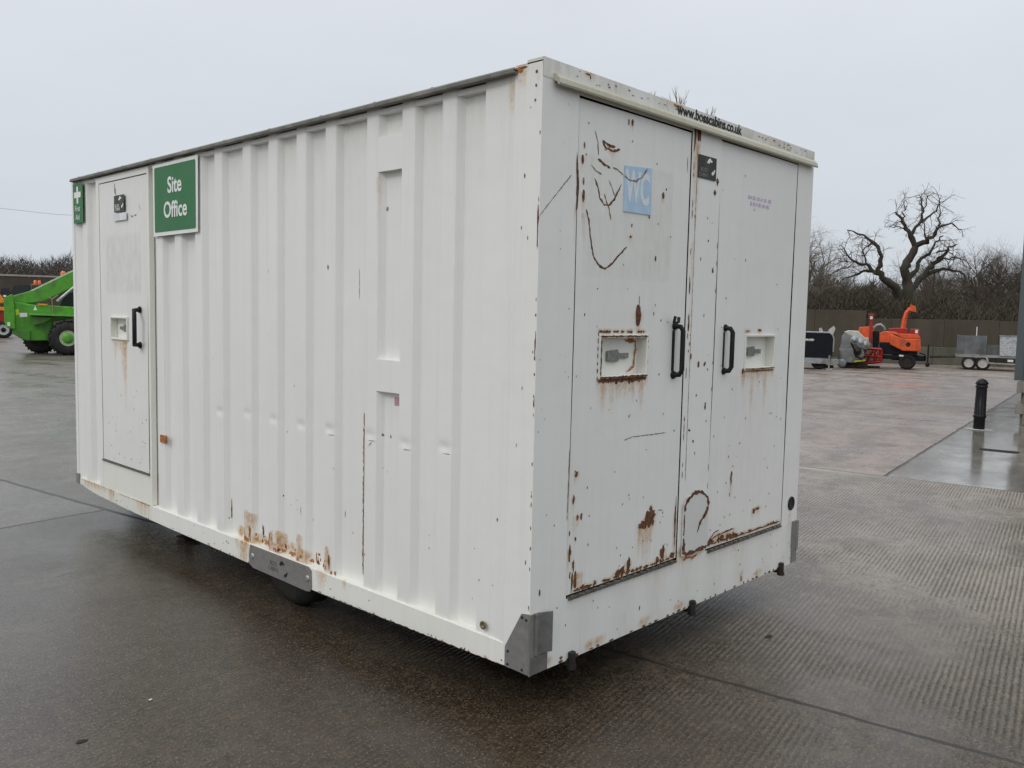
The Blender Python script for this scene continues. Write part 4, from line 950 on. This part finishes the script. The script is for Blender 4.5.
ct = MB(); ct.tube([(.06, .1, 1.25), (.07, .1, 1.5), (.10, .1, 1.8), (.16, .1, 2.02), (.26, .1, 2.14), (.36, .1, 2.18)], [.13, .095, .085, .08, .08, .09], 4); cht = ct.build('chute', ORG, cpn)
MB().prism([(.26, 2.10), (.50, 2.04), (.47, 2.26), (.28, 2.32)], 'xz', -.03, .23).build('chute_hood', ORG, cht)
MB().prism([at(690, 340), at(680, 305), at(740, 300), at(830, 300), at(835, 345)], 'xz', -.1, .3).build('rotor_housing', REDM, cpn, bevel=.02)
fh = MB(); fh.prism([at(440, 380), at(455, 300), at(560, 290), at(565, 385)], 'xz', -.3, .9); fh.build('feed_hopper', ORG, cpn, bevel=.02)
ft = MB(); ft.box(-1.15, -1.04, -.43, -.32, .9, 1.90).box(-1.19, -1.0, -.44, -.30, 1.76, 1.96); ft.build('feed_control_post', REDM, cpn, bevel=.01)
MB().box(-1.14, -1.05, -.468, -.460, 1.76, 1.86).build('lamp', WHT, cpn)
m_ = MB(); m_.tube([(-1.0, -.2, 1.42), (-.9, -.2, 1.55), (-.75, -.2, 1.58), (-.62, -.2, 1.48), (-.58, -.2, 1.38)], .05, 6); m_.build('exhaust_guard', ZINC, cpn)
m_ = MB(); m_.box(-1.0, -.8, -.3, .3, .75, 1.35).box(-.75, .5, -.3, .6, .52, .95).box(-.7, .85, -.35, -.27, .35, .5).box(-.3, .95, .2, .3, .3, .5).box(.3, .62, -.42, -.1, .5, .72); m_.build('chassis', BLKP, cpn, bevel=.02)
MB().box(-.02, .14, -.43, -.42, .46, .52).build('number_plate', WHT, cpn)
m_ = MB(); m_.tube([(.7, -.2, .6), (.9, -.2, .55), (.93, -.2, .42), (.8, -.2, .38)], .025, 6); m_.build('hose', BLKP, cpn)
for y_ in (-.42, .75):
    we = bpy.data.objects.new('wheel', None); COL.objects.link(we); we.parent = cpn
    wheel(.28, y_, .28, .28, .2, we, (0, -1, 0), DARKMET)
m_ = MB()
for (a, b) in ((at(455, 580), at(520, 460)), (at(520, 460), at(640, 465)), (at(640, 465), at(640, 560)), (at(450, 582), at(640, 560)), (at(530, 560), at(575, 475)), (at(575, 475), at(640, 545)), (at(490, 520), at(640, 520)), (at(590, 470), at(595, 570))):
    m_.tube([(a[0], -.55, a[1]), (b[0], -.55, b[1])], .05, 4); m_.tube([(a[0], .1, a[1]), (b[0], .1, b[1])], .05, 4)
m_.build('feed_frame', REDM, cpn)
m_ = MB(); m_.tube([(-1.0, -.4, .35), (-.95, -.45, .5), (-.85, -.5, .56)], .09, 6); m_.box(-1.3, -1.05, -.4, .2, .85, 1.1); m_.build('drive_motor', PALE, cpn)
m_ = MB(); m_.box(-1.7, -.7, -.5, .1, .01, .07); m_.build('skid', DARKMET, cpn)
# grey implement beside it
im = empty('mulching_head', (28.10, 10.0, 0), R(-68.2), 'grey metal implement with a pale sloping hood beside the orange chipper', 'implement')
def at2(X, Y): return ((X-520)/297, (700-Y)/297)    # crop (800,300) at 10.1 px per px, 29.4 px per metre
m_ = MB(); m_.prism([at2(395, 490), at2(410, 360), at2(445, 315), at2(520, 370), at2(530, 490)], 'xz', -.35, .5); m_.build('side_panel', GREYM, im, bevel=.02)
m_ = MB(); m_.prism([at2(430, 318), at2(470, 302), at2(580, 305), at2(680, 400), at2(560, 385)], 'xz', -.3, .55); m_.build('hood', PALE, im, bevel=.02)
m_ = MB(); m_.prism([at2(385, 495), at2(640, 480), at2(660, 560), at2(560, 640), at2(400, 640)], 'xz', -.40, .5); m_.build('lower_casing', GREYM, im, bevel=.03)
for (x_, z_, r_) in ((.08, 1.0, .16), (.30, .92, .17), (.48, .85, .16), (.20, .62, .14)):
    MB().lathe((x_, -.38, z_), (0, -1, 0), [(0, r_), (.07, r_), (.09, r_*.8), (.09, r_*.35), (.12, r_*.3), (.12, 0)], 18).build('drum', ZINC if r_ > .15 else DARKMET, im)
m_ = MB(); m_.tube([(-.04, -.5, .9), (.06, -.5, .75), (.15, -.5, .45), (.4, -.5, .35)], .03, 6); m_.build('hydraulic_hose', BLKP, im)
m_ = MB(); m_.tube([(.1, -.45, .25), (.5, -.45, .31)], .03, 5); m_.build('guard_rail', YEL, im)
MB().lathe((-.33, -.36, .17), (0, -1, 0), [(0, .16), (.1, .16), (.11, .08), (.11, 0)], 20).build('wheel', ZINC, im)
MB().box(-.35, .6, -.25, .4, .03, .22).build('skid_base', DARKMET, im)
# small yellow and grey machine
ym = empty('trench_plate_compactor', (27.35, 10.62, 0), R(-67), 'small yellow and black machine with two upright grey prongs', 'machine')
m_ = MB(); m_.prism([(-.16, 1.02), (.14, .98), (.16, 1.14), (-.10, 1.18)], 'xz', -.1, .2).box(-.12, .1, -.12, .2, .72, .92); m_.build('engine_cover', YEL, ym, bevel=.02)
m_ = MB(); m_.box(-.22, .2, -.1, .25, .30, .74); m_.build('engine', DARKMET, ym, bevel=.02)
m_ = MB(); m_.prism([(-.24, 1.1), (-.30, 1.40), (-.2, 1.42), (-.06, 1.12)], 'xz', 0, .1); m_.build('prong', PALE, ym)
m_ = MB(); m_.prism([(.0, 1.12), (.06, 1.36), (.24, 1.50), (.30, 1.40), (.2, 1.1)], 'xz', 0, .1); m_.build('prong', PALE, ym)
m_ = MB(); m_.box(-.3, .3, -.15, .3, .0, .09).box(-.05, .05, 0, .1, .08, .32); m_.build('base_plate', DARKMET, ym)
# black generator on trailer
ge = empty('generator_trailer', (26.24, 10.32, 0), R(-66.4), 'black canopied generator with silver trim on a small grey trailer', 'generator')
m_ = MB(); m_.prism(rrect(-1.1, .40, .42, 1.24, .12, 5), 'xz', -.35, .75); m_.build('canopy', BLKP, ge)
m_ = MB(); m_.tube([(-1.1, -.36, 1.27), (.26, -.36, 1.27), (.36, -.36, 1.20), (.42, -.36, 1.08), (.42, -.36, .62)], .028, 6); m_.build('silver_trim', ZINC, ge)
m_ = MB(); m_.box(-1.2, .62, -.40, -.30, .20, .37).box(-1.2, .58, .7, .8, .2, .37).box(-1.1, .3, -.3, .7, .33, .41); m_.build('chassis', ZINC, ge, bevel=.01)
m_ = MB(); m_.box(-.9, -.35, -.2, .3, 1.24, 1.31).box(-.15, .2, -.1, .3, 1.24, 1.29); m_.build('exhaust_cap', DARKMET, ge, bevel=.01)
m_ = MB(); m_.tube([(.30, -.42, .0), (.30, -.42, .5)], .03, 6); m_.tube([(.2, -.42, .02), (.42, -.42, .02)], .03, 6); m_.build('jockey_stand', ZINC, ge)
we = bpy.data.objects.new('wheel', None); COL.objects.link(we); we.parent = ge; wheel(-.05, -.28, .26, .26, .17, we, (0, -1, 0), DARKMET)
m_ = MB(); q_ = random.Random(2); xx = -.78
for k in range(9):
    w_ = q_.uniform(.035, .06); m_.box(xx, xx+w_, -.357, -.349, .985, 1.025+q_.uniform(0, .02)); m_.box(xx, xx+w_*.35, -.357, -.349, .965, 1.05); xx += w_+.008
m_.build('maker_lettering', WHT, ge)
# twin-axle trailer
tr = empty('plant_trailer', (32.05, 7.0, 0), R(-75.1), 'grey galvanised twin axle plant trailer by the yard wall', 'trailer')
def at3(X, Y): return ((X-298)/260, (672-Y)/260)
m_ = MB(); m_.box(-.72, .36, -.42, -.38, .57, 1.25); m_.box(-.72, -.68, -.38, .9, .57, 1.25); m_.box(.32, .36, -.38, .9, .57, 1.2)
for x_ in (-.72, -.53, .18, .33): m_.box(x_, x_+.035, -.45, -.38, .57, 1.255)
m_.build('side_box', simple('dull_zinc', (.15, .165, .17), .5, .3, .3, 4, 0, (.09, .09, .085)), tr)
m_ = MB(); m_.box(.36, .86, -.36, -.33, .55, .93); m_.build('low_side', simple('dull_zinc_dark', (.11, .115, .115), .5, .3, .3, 6), tr)
def checker():
    m = NT('perforated_zinc'); p = m.obj(); v = m.n.new('ShaderNodeTexVoronoi'); m.link(p, v.inputs['Vector']); v.inputs['Scale'].default_value = 16
    return m.done(m.mix(m.rng(v.outputs['Distance'], .2, .5), (.24, .27, .28), (.48, .52, .54)), .45, .2)
m_ = MB(); m_.prism([(.82, 1.28), (1.75, 1.28), (1.75, .55), (.86, .55)], 'xz', -.44, -.39); m_.build('loading_ramp', checker(), tr)
MB().box(.80, 1.76, -.46, -.38, 1.25, 1.29).build('ramp_edge', ZINC, tr)
m_ = MB(); m_.box(-.75, 2.4, -.40, 1.0, .47, .56); m_.prism([(-.45, .52), (.42, .52), (.50, .30), (1.75, .28), (1.75, .24), (.46, .25), (.36, .46), (-.45, .46)], 'xz', -.47, -.42)
m_.build('deck_frame', PALE if False else simple('frame_zinc', (.32, .32, .30), .5, .2, .25, 6), tr)
MB().box(.5, 1.7, -.41, -.36, .29, .47).build('side_skirt', DARKMET, tr); MB().box(1.15, 1.35, -.425, -.415, .34, .42).build('reflector_plate', WHT, tr)
for x_ in (-.24, .27):
    for y_, ax in ((-.46, (0, -1, 0)), (1.0, (0, 1, 0))):
        we = bpy.data.objects.new('wheel', None); COL.objects.link(we); we.parent = tr; wheel(x_, y_, .245, .245, .15, we, ax, simple('pale_rim', (.42, .42, .40), .5) if x_ < 0 and y_ < 0 else bpy.data.materials['pale_rim'], hubr=.62)
MB().tube([(-.02, -.4, 1.25), (-.02, -.4, 1.57)], .018, 6).build('marker_pole', WHT, tr)
m_ = MB(); m_.tube([(-.75, .3, .45), (-1.75, .3, .40)], .045, 4); m_.tube([(-.75, -.3, .45), (-1.3, .25, .42)], .035, 4); m_.tube([(-.75, .9, .45), (-1.3, .35, .42)], .035, 4); m_.build('drawbar', DARKMET, tr)
m_ = MB(); m_.tube([(-1.82, .3, .10), (-1.82, .3, .80)], .035, 8); m_.tube([(-1.82, .3, .80), (-1.80, .22, .86)], .02, 6); m_.lathe((-1.82, .34, .09), (0, -1, 0), [(0, .09), (.08, .09), (.08, 0)], 14); m_.build('jockey_wheel', DARKMET, tr)

# green telehandler
te = empty('telehandler', (8.0, 28.2, 0), R(-19.1), 'green telehandler with its boom raised, parked behind the cabin', 'telehandler')
def at4(X, Y): return ((X-505)/219, (728-Y)/219)
def PM(pts, y0, y1, mb=None, mi=0): return (mb or MB()).prism([at4(*q_) for q_ in pts], 'xz', y0, y1, mi)
PM([(62, 330), (120, 300), (132, 380), (135, 545), (80, 540), (62, 500)], -.55, -.30).build('rear_plate', GRN, te, bevel=.02)
PM([(130, 350), (250, 372), (400, 375), (640, 385), (640, 450), (520, 470), (400, 490), (385, 625), (235, 628), (190, 600), (130, 545)], -.40, .9).build('chassis_body', GRN, te, bevel=.03)
PM([(120, 545), (240, 560), (235, 628), (180, 618), (110, 575)], -.48, -.402).build('counterweight', GRND, te, bevel=.02)
PM([(235, 432), (700, 445), (700, 452), (235, 444)], -.95, -.405).build('fender_top', simple('light_green_edge', (.12, .36, .06), .35), te)
PM([(245, 455), (400, 462), (330, 500), (260, 515)], -.75, -.405).build('fender_bracket', GRND, te)
bo = MB(); PM([(118, 312), (240, 275), (560, 112), (900, -60), (920, 40), (560, 235), (330, 350), (205, 366), (130, 350)], -.15, .30, bo); boom = bo.build('boom', GRN, te, bevel=.03)
bo = MB(); PM([(240, 272), (560, 108), (900, -64), (900, -54), (560, 121), (255, 277)], -.158, .31, bo); bo.build('boom_cap', simple('pale_green_edge', (.45, .60, .38), .4), boom)
MB().tube([(at4(430, 345)[0], -.35, at4(430, 345)[1]), (at4(560, 235)[0], -.3, at4(560, 235)[1])], .05, 8).build('lift_ram', SILVER, te)
m_ = MB(); a, b = at4(400, 430), at4(395, 330); m_.tube([(a[0], -.42, a[1]), (b[0], -.42, b[1])], .02, 5); c1, c2 = at4(365, 310), at4(440, 300); m_.tube([(b[0], -.42, b[1]), (c1[0], -.42, c1[1])], .02, 5); m_.tube([(b[0], -.42, b[1]), (c2[0], -.42, c2[1])], .02, 5)
m_.build('mirror_bracket', simple('rope_brown', (.25, .2, .13), .8), te)
PM([(85, 300), (120, 235), (235, 228), (245, 265), (130, 310)], .75, 1.5).build('cab_rear_window', GLASS, te)
PM([(440, 395), (490, 290), (620, 250), (900, 250), (900, 395)], .4, 1.35).build('cab', GLASS, te, bevel=.03)
PM([(240, 220), (322, 218), (322, 226), (240, 230)], .6, 1.5).build('engine_rail', simple('dark_orange', (.40, .13, .04), .5), te)
for X in (270, 300): MB().lathe((at4(X, 218)[0], .8, at4(X, 218)[1]), (0, 0, 1), [(0, .05), (.09, .05), (.11, .03), (.11, 0)], 10).build('marker_lamp', AMB, te)
bc = MB(); x_, z_ = at4(478, 150); bc.tube([(x_, .9, z_-1.0), (x_, .9, z_)], .02, 5); bo_ = bc.build('beacon_post', DARKMET, te)
MB().lathe((x_, .9, z_), (0, 0, 1), [(0, .09), (.09, .09), (.14, .06), (.15, 0)], 14).build('beacon', AMB, bo_)
PM([(165, 432), (218, 430), (220, 458), (167, 462)], -.408, -.401).build('white_label', WHT, te); PM([(138, 408), (160, 405), (162, 445), (140, 450)], -.409, -.401).build('yellow_label', simple('lime_label', (.5, .6, .03), .5), te)
PM([(262, 412), (275, 380), (290, 410)], -.409, -.401).build('warning_label', WHT, te); PM([(290, 362), (372, 365), (350, 375), (300, 374)], -.44, -.403).build('yellow_strip', YOR, te)
PM([(82, 498), (102, 498), (102, 525), (82, 525)], -.56, -.55).build('rear_reflector', simple('pale_reflector', (.65, .75, .6), .3), te)
PM([(60, 310), (80, 310), (80, 322), (60, 322)], -.56, -.55).build('rear_lamp', WHT, te)
RLUG = wheel
GRIM = simple('pale_green_rim', (.33, .42, .25), .5)
we = bpy.data.objects.new('front_wheel', None); COL.objects.link(we); we.parent = te; RLUG(0, -.95, .56, .56, .48, we, (0, -1, 0), GRIM, hubr=.44, lugs=16)
MB().lathe((0, -.94, .56), (0, -1, 0), [(-.02, .17), (.02, .16), (.04, .08), (.04, 0)], 18).build('hub', GRN, we)
we = bpy.data.objects.new('rear_wheel', None); COL.objects.link(we); we.parent = te; RLUG(-.92, .45, .52, .52, .45, we, (0, -1, 0), DARKMET, lugs=14)
for (a, b) in ((2.2, -.95), (2.2, 1.2), (0, 1.2)):
    we = bpy.data.objects.new('wheel', None); COL.objects.link(we); we.parent = te; RLUG(a, b, .56, .56, .45, we, (0, -1, 0), GRIM)
MB().box(.4, 3.0, -.4, .9, .5, 1.2).build('front_chassis', GRN, te)
# red and yellow dumper at the left edge
rdm = empty('site_dumper', (10.4, 43.6, 0), R(-16), 'red and orange machine with a pale wheel rim at the left edge', 'dumper')
def at5(X, Y): return ((X-35)/151.5, (612-Y)/151.5)
def P5(pts, y0, y1): return MB().prism([at5(*q_) for q_ in pts], 'xz', y0, y1)
P5([(-160, 400), (50, 390), (52, 470), (30, 520), (-160, 520)], -.3, .8).build('body', REDM, rdm, bevel=.03)
P5([(-120, 300), (20, 300), (42, 330), (40, 360), (-120, 375)], -.35, .7).build('bonnet', YOR, rdm, bevel=.03); P5([(-120, 385), (52, 388), (52, 412), (-120, 415)], -.42, .7).build('yellow_band', YOR, rdm)
P5([(20, 300), (25, 255), (85, 250), (95, 300)], .0, .8).build('cab_glass', GLASS, rdm); P5([(-60, 275), (20, 265), (20, 292), (-60, 292)], -.3, .3).build('air_filter', REDM, rdm, bevel=.02)
MB().lathe((-.18, 0, 2.6), (0, 0, 1), [(-.3, .02), (0, .02), (0, .07), (.1, .07), (.14, 0)], 10).build('beacon', AMB, rdm)
for (a, b, n_) in ((0, -.42, 1), (0, .9, 0), (-1.6, -.42, 0)):
    we = bpy.data.objects.new('wheel', None); COL.objects.link(we); we.parent = rdm; wheel(a, b, .40, .40, .3, we, (0, -1, 0), bpy.data.materials['pale_rim'], hubr=.6, lugs=12 if n_ else 0)
    MB().lathe((a, b-.001, .40), (0, -1, 0), [(-.05, .11), (.01, .11), (.01, 0)], 12).build('hub', BLKP, we)

# ------------------------------------------------------------------ trees
def bark(name, a, b, moss=None):
    m = NT(name); p = m.pos(); n1 = m.noise(m.map(p, (3, 3, 1)), 2, 5, .7)
    c = m.mix(m.rng(n1, .35, .65), a, b)
    if moss: c = m.mix(m.rng(m.noise(p, 1.2, 3), .5, .62), c, moss)
    return m.done(c, .9)
OAK = bark('oak_bark', (.028, .022, .016), (.058, .046, .034), (.040, .042, .022)); TW = bark('twig_bark', (.055, .043, .031), (.09, .072, .053)); TWL = bark('pale_twig_bark', (.13, .11, .085), (.19, .165, .135))
def grow(mb, p, d, l, r, lev, q, n, spread=.5, up=.08, maxlev=4, segs=3, twist=.25):
    pts = [p]; rs = [r]; c = p; dd = d
    for i in range(segs):
        dd = (dd + Vector((q.gauss(0, twist), q.gauss(0, twist), q.gauss(0, twist)+up))).normalized(); c = c + dd*l/segs
        pts.append(c); rs.append(r*(1-.55*(i+1)/segs))
    mb.tube(pts, rs, 5 if lev < 2 else 3, 0, False)
    if lev >= maxlev: return
    for k in range(n[min(lev, len(n)-1)]):
        t = q.uniform(.25, 1.0); i = min(int(t*segs), segs-1); f_ = t*segs-i
        pp = pts[i].lerp(pts[i+1], f_); base = (pts[i+1]-pts[i]).normalized()
        sd = Vector((q.gauss(0, 1), q.gauss(0, 1), q.gauss(0, .6))); sd = (sd - base*sd.dot(base)).normalized()
        nd = (base*q.uniform(.5, 1.0) + sd*spread*q.uniform(.7, 1.6)).normalized()
        grow(mb, pp, nd, l*q.uniform(.48, .72), r*.45*(1-.3*t), lev+1, q, n, spread, up, maxlev, segs, twist)
def bare_tree(x, y, h, lab, seed, mat=None, group='bare trees beyond the yard wall', spread=.6, n=(6, 6, 5, 4), r=None, lean=(0, 0)):
    q = random.Random(seed); t = empty('bare_tree', (x, y, 0), 0, lab, 'tree', group); r = r or h*.022
    tk = MB(); th = h*.28; tk.tube([(0, 0, 0), (lean[0]*.3, lean[1]*.3, th*.6), (lean[0]*.5, lean[1]*.5, th)], [r*1.3, r, r*.85], 8); tko = tk.build('trunk', mat or TW, t, recalc=False)
    cr_ = MB()
    for k in range(n[0]+2):
        a = 2*math.pi*k/(n[0]+2)+q.uniform(-.3, .3); e_ = q.uniform(.35, 1.35)
        d = Vector((math.cos(a)*math.cos(e_), math.sin(a)*math.cos(e_), math.sin(e_)))
        grow(cr_, Vector((lean[0]*.5, lean[1]*.5, th*q.uniform(.7, 1))), d, h*.34, r*.6, 0, q, n, spread)
    cr_.build('crown', mat or TW, t, recalc=False)
    return t
# the big dead oak: limbs follow the real tree, in a plane 45 m away, with depth of their own
ok = empty('dead_oak', (44.5, 13.9, 0), R(-71.3), 'large gnarled leafless oak with twisted limbs against the sky', 'tree')
S8 = .2865*45/852
def o3(X, Y, dpt=0): return Vector(((X-368)*S8, dpt, 1.64 + (487-Y)*S8))
limbs = [
 ([(372, 590, 0), (370, 470, 0), (375, 400, 0), (372, 345, 0), (360, 300, -.1), (372, 262, 0), (392, 222, .1)], .42, .24),
 ([(392, 222, .1), (375, 185, 0), (358, 160, -.1), (345, 128, -.2), (322, 105, -.3)], .20, .05), ([(345, 128, -.2), (352, 95, 0), (350, 60, .1)], .06, .02), ([(358, 160, -.1), (330, 152, 0), (300, 152, .1)], .05, .015),
 ([(375, 185, 0), (400, 140, .3), (412, 100, .4), (402, 65, .4), (393, 42, .4)], .12, .025), ([(412, 100, .4), (418, 65, .5), (421, 42, .5)], .05, .015), ([(400, 140, .3), (432, 112, .6), (455, 85, .6), (458, 58, .6)], .10, .02),
 ([(355, 400, 0), (335, 365, -.4), (300, 338, -.8), (280, 305, -1), (288, 262, -1.1), (265, 215, -1.2), (228, 190, -1.3), (175, 170, -1.4)], .30, .035), ([(265, 215, -1.2), (240, 222, -1), (226, 245, -1)], .08, .03),
 ([(290, 325, -.9), (262, 308, -.5), (235, 308, -.3), (200, 320, -.2), (160, 338, 0)], .16, .03), ([(262, 308, -.5), (240, 285, -.6), (205, 280, -.7), (180, 258, -.8), (165, 232, -.8), (150, 222, -.8)], .12, .02), ([(240, 285, -.6), (228, 255, -.4), (222, 222, -.3)], .07, .02),
 ([(180, 275, -.7), (150, 272, -.7)], .05, .02),
 ([(378, 385, 0), (410, 335, .4), (440, 312, .7), (470, 300, .8), (505, 298, .9), (545, 308, 1), (566, 345, 1)], .20, .03), ([(405, 345, .4), (430, 305, .7), (452, 280, .9), (480, 250, 1), (500, 222, 1), (520, 210, 1)], .20, .04),
 ([(452, 280, .9), (485, 262, .5), (520, 258, .3), (552, 270, .2)], .08, .02), ([(392, 222, .1), (425, 208, -.2), (450, 185, -.4), (458, 158, -.5), (495, 150, -.6), (530, 176, -.7)], .17, .02), ([(425, 208, -.2), (418, 170, -.3), (412, 135, -.3)], .07, .02),
 ([(372, 345, 0), (400, 300, .3), (410, 262, .5), (440, 242, .8), (455, 200, 1), (478, 180, 1.1)], .16, .04), ([(455, 158, -.5), (462, 120, -.4), (455, 70, -.3)], .07, .018), ([(458, 240, .8), (490, 235, .6), (510, 245, .6)], .07, .02), ([(505, 300, .9), (500, 275, .8), (520, 258, .7)], .05, .02)]
tk = MB(); cw = MB(); q = random.Random(12)
for li, (pts, ra, rb) in enumerate(limbs):
    P_ = [o3(*p_) for p_ in pts]; F = []
    for i in range(len(P_)-1):
        for k in range(3): F.append(P_[i].lerp(P_[i+1], k/3) + Vector((q.gauss(0, .035), q.gauss(0, .05), q.gauss(0, .035))))
    F.append(P_[-1]); n_ = len(F); rs = [(ra+(rb-ra)*i/(n_-1))*q.uniform(.85, 1.15) for i in range(n_)]
    tk.tube(F, [x*(.8 if li else .8) for x in rs], 8 if ra > .1 else 5)
    if li:
        for k in range(int(2+n_*.75)):
            i = q.randrange(max(1, n_//4), n_); dr_ = (F[i]-F[i-1]).normalized(); sd = Vector((q.gauss(0, 1), q.gauss(0, .8), q.gauss(.25, .9)))
            grow(cw, F[i], (dr_*.4+sd).normalized(), q.uniform(.3, .95), .018, 0, q, (3, 3, 2), .8, .0, 2, 3, .4)
tk.build('trunk', OAK, ok, recalc=False)
cw.build('crown', TW, ok, recalc=False)
bare_tree(45.2, 20.0, 9.0, 'pale many branched bare tree showing past the right wall of the cabin', 21, TWL, spread=.75, n=(7, 6, 5, 4))
bare_tree(73.5, 21.8, 9.6, 'small round bare tree right behind the dead oak', 22, spread=.7)
bare_tree(66.0, 15.6, 9.6, 'dense round bare tree beside the dark grey building', 23, spread=.75, n=(8, 7, 5, 4))
bare_tree(70.0, 13.6, 9.4, 'bare tree partly hidden behind the dark grey building', 25, spread=.7)
bare_tree(64.0, 18.3, 7.6, 'low bare tree between the dead oak and the round dense tree', 26, spread=.8)
bare_tree(60.0, 25.0, 7.4, 'low bare tree left of the dead oak', 27, spread=.8)

def thicket(name, p0, p1, width, hfn, n, mat, lab, cat, seed=1, sl=(.4, 1.3), sw=(.012, .035), core=.72, ex=None):
    rs = np.random.RandomState(seed); t = rs.rand(n); dv = np.array([p1[0]-p0[0], p1[1]-p0[1]]); Ln = np.hypot(*dv); dv = dv/Ln; nv = np.array([-dv[1], dv[0]])
    wv = (rs.rand(n)-.5)*width; hh = np.array([hfn(x*Ln) for x in t])
    z = hh*(rs.rand(n)**.55)*np.clip(1-.25*np.abs(wv)/(width/2), .6, 1)
    P = np.stack([p0[0]+dv[0]*t*Ln+nv[0]*wv, p0[1]+dv[1]*t*Ln+nv[1]*wv, z*.93], 1)
    D = rs.normal(0, .55, (n, 3)); D[:, 2] = np.abs(D[:, 2])*.6+.55; D /= np.linalg.norm(D, axis=1)[:, None]
    l = rs.uniform(sl[0], sl[1], n)[:, None]; S = np.cross(D, rs.normal(0, 1, (n, 3))); S /= np.linalg.norm(S, axis=1)[:, None]; w_ = rs.uniform(sw[0], sw[1], n)[:, None]
    V = np.concatenate([P-S*w_, P+S*w_, P+D*l], 1).reshape(-1, 3)
    F = np.arange(3*n).reshape(-1, 3)
    # lumpy inner bank
    nu = int(Ln/.5)+1; cv = []; cf = []
    for i in range(nu):
        for j, (a, b) in enumerate(((-.42, 0), (-.36, .5), (-.2, .85), (0, 1), (.2, .85), (.36, .5), (.42, 0))):
            x = i*Ln/(nu-1); h_ = hfn(x)*core*b*(1+.14*math.sin(x*1.9+j)+.10*math.sin(x*4.3+j*2)+rs.uniform(-.06, .06)); ww = a*width*(1+rs.uniform(-.12, .12))
            cv.append((p0[0]+dv[0]*x+nv[0]*ww, p0[1]+dv[1]*x+nv[1]*ww, h_))
    for i in range(nu-1):
        for j in range(6): cf.append((i*7+j, (i+1)*7+j, (i+1)*7+j+1, i*7+j+1))
    b = len(V); me = bpy.data.meshes.new(name); me.from_pydata([tuple(v_) for v_ in V]+cv, [], [tuple(int(i) for i in f_) for f_ in F]+[tuple(i+b for i in f_) for f_ in cf])
    me.materials.append(mat); o = bpy.data.objects.new(name, me); COL.objects.link(o); tag(o, lab, cat, kind='stuff'); return o
def thick_mat(name, a, b, c_):
    m = NT(name); p = m.pos(); n1 = m.noise(p, .35, 4, .6); n2 = m.noise(p, 5, 4, .7)
    c = m.mix(m.rng(n1, .38, .62), a, b); c = m.mix(m.rng(n2, .5, .7, 0, .8), c, c_); return m.done(c, .95)
TH = thick_mat('hedge_thicket', (.044, .037, .025), (.064, .054, .036), (.105, .086, .060)); THL = thick_mat('far_wood', (.062, .052, .045), (.088, .073, .062), (.12, .10, .085))
hR = lambda x: 3.1 + .35*math.sin(x*.55) + .25*math.sin(x*1.7+1) + .15*math.sin(x*4.1)
thicket('hedgerow', (33.5, 28.0), (48.5, -1.0), 4.5, hR, 60000, TH, 'dark tangled hedgerow along the far side of the yard wall', 'hedge', 4, (.25, .75), (.010, .028), .66)
hR2 = lambda x: 5.0 + .5*math.sin(x*.33+1) + .35*math.sin(x*1.1) + .2*math.sin(x*3.1)
thicket('woodland', (62, 46), (92, 4), 7, hR2, 26000, THL, 'far brown woodland rising behind the hedgerow', 'woodland', 5, (.8, 2.0), (.02, .05))
hL = lambda x: 6.1 + 1.1*math.sin(x*.28+.5) + .5*math.sin(x*.9+1) + .25*math.sin(x*2.7)
thicket('woodland', (8, 112), (52, 86), 9, hL, 60000, THL, 'far brown bare woodland on the skyline behind the telehandler', 'woodland', 6, (.5, 1.3), (.015, .045), .6)

# machines seen towards the edges of the wide lens read a little long: bring them to their real length
for root_, k_ in ((te, .887), (cpn, .908), (tr, .878), (ge, .94), (im, .93), (ym, .93), (rdm, .87)):
    for ob_ in root_.children:
        if ob_.type == 'MESH':
            for m__ in (ob_,) + tuple(ob_.children): m__.data.transform(Matrix.Diagonal((k_, 1, 1, 1)))
        elif ob_.type == 'EMPTY':
            xs_ = [v_.co.x for c_ in ob_.children for v_ in c_.data.vertices]; ob_.location.x = (min(xs_)+max(xs_))/2*(k_-1)
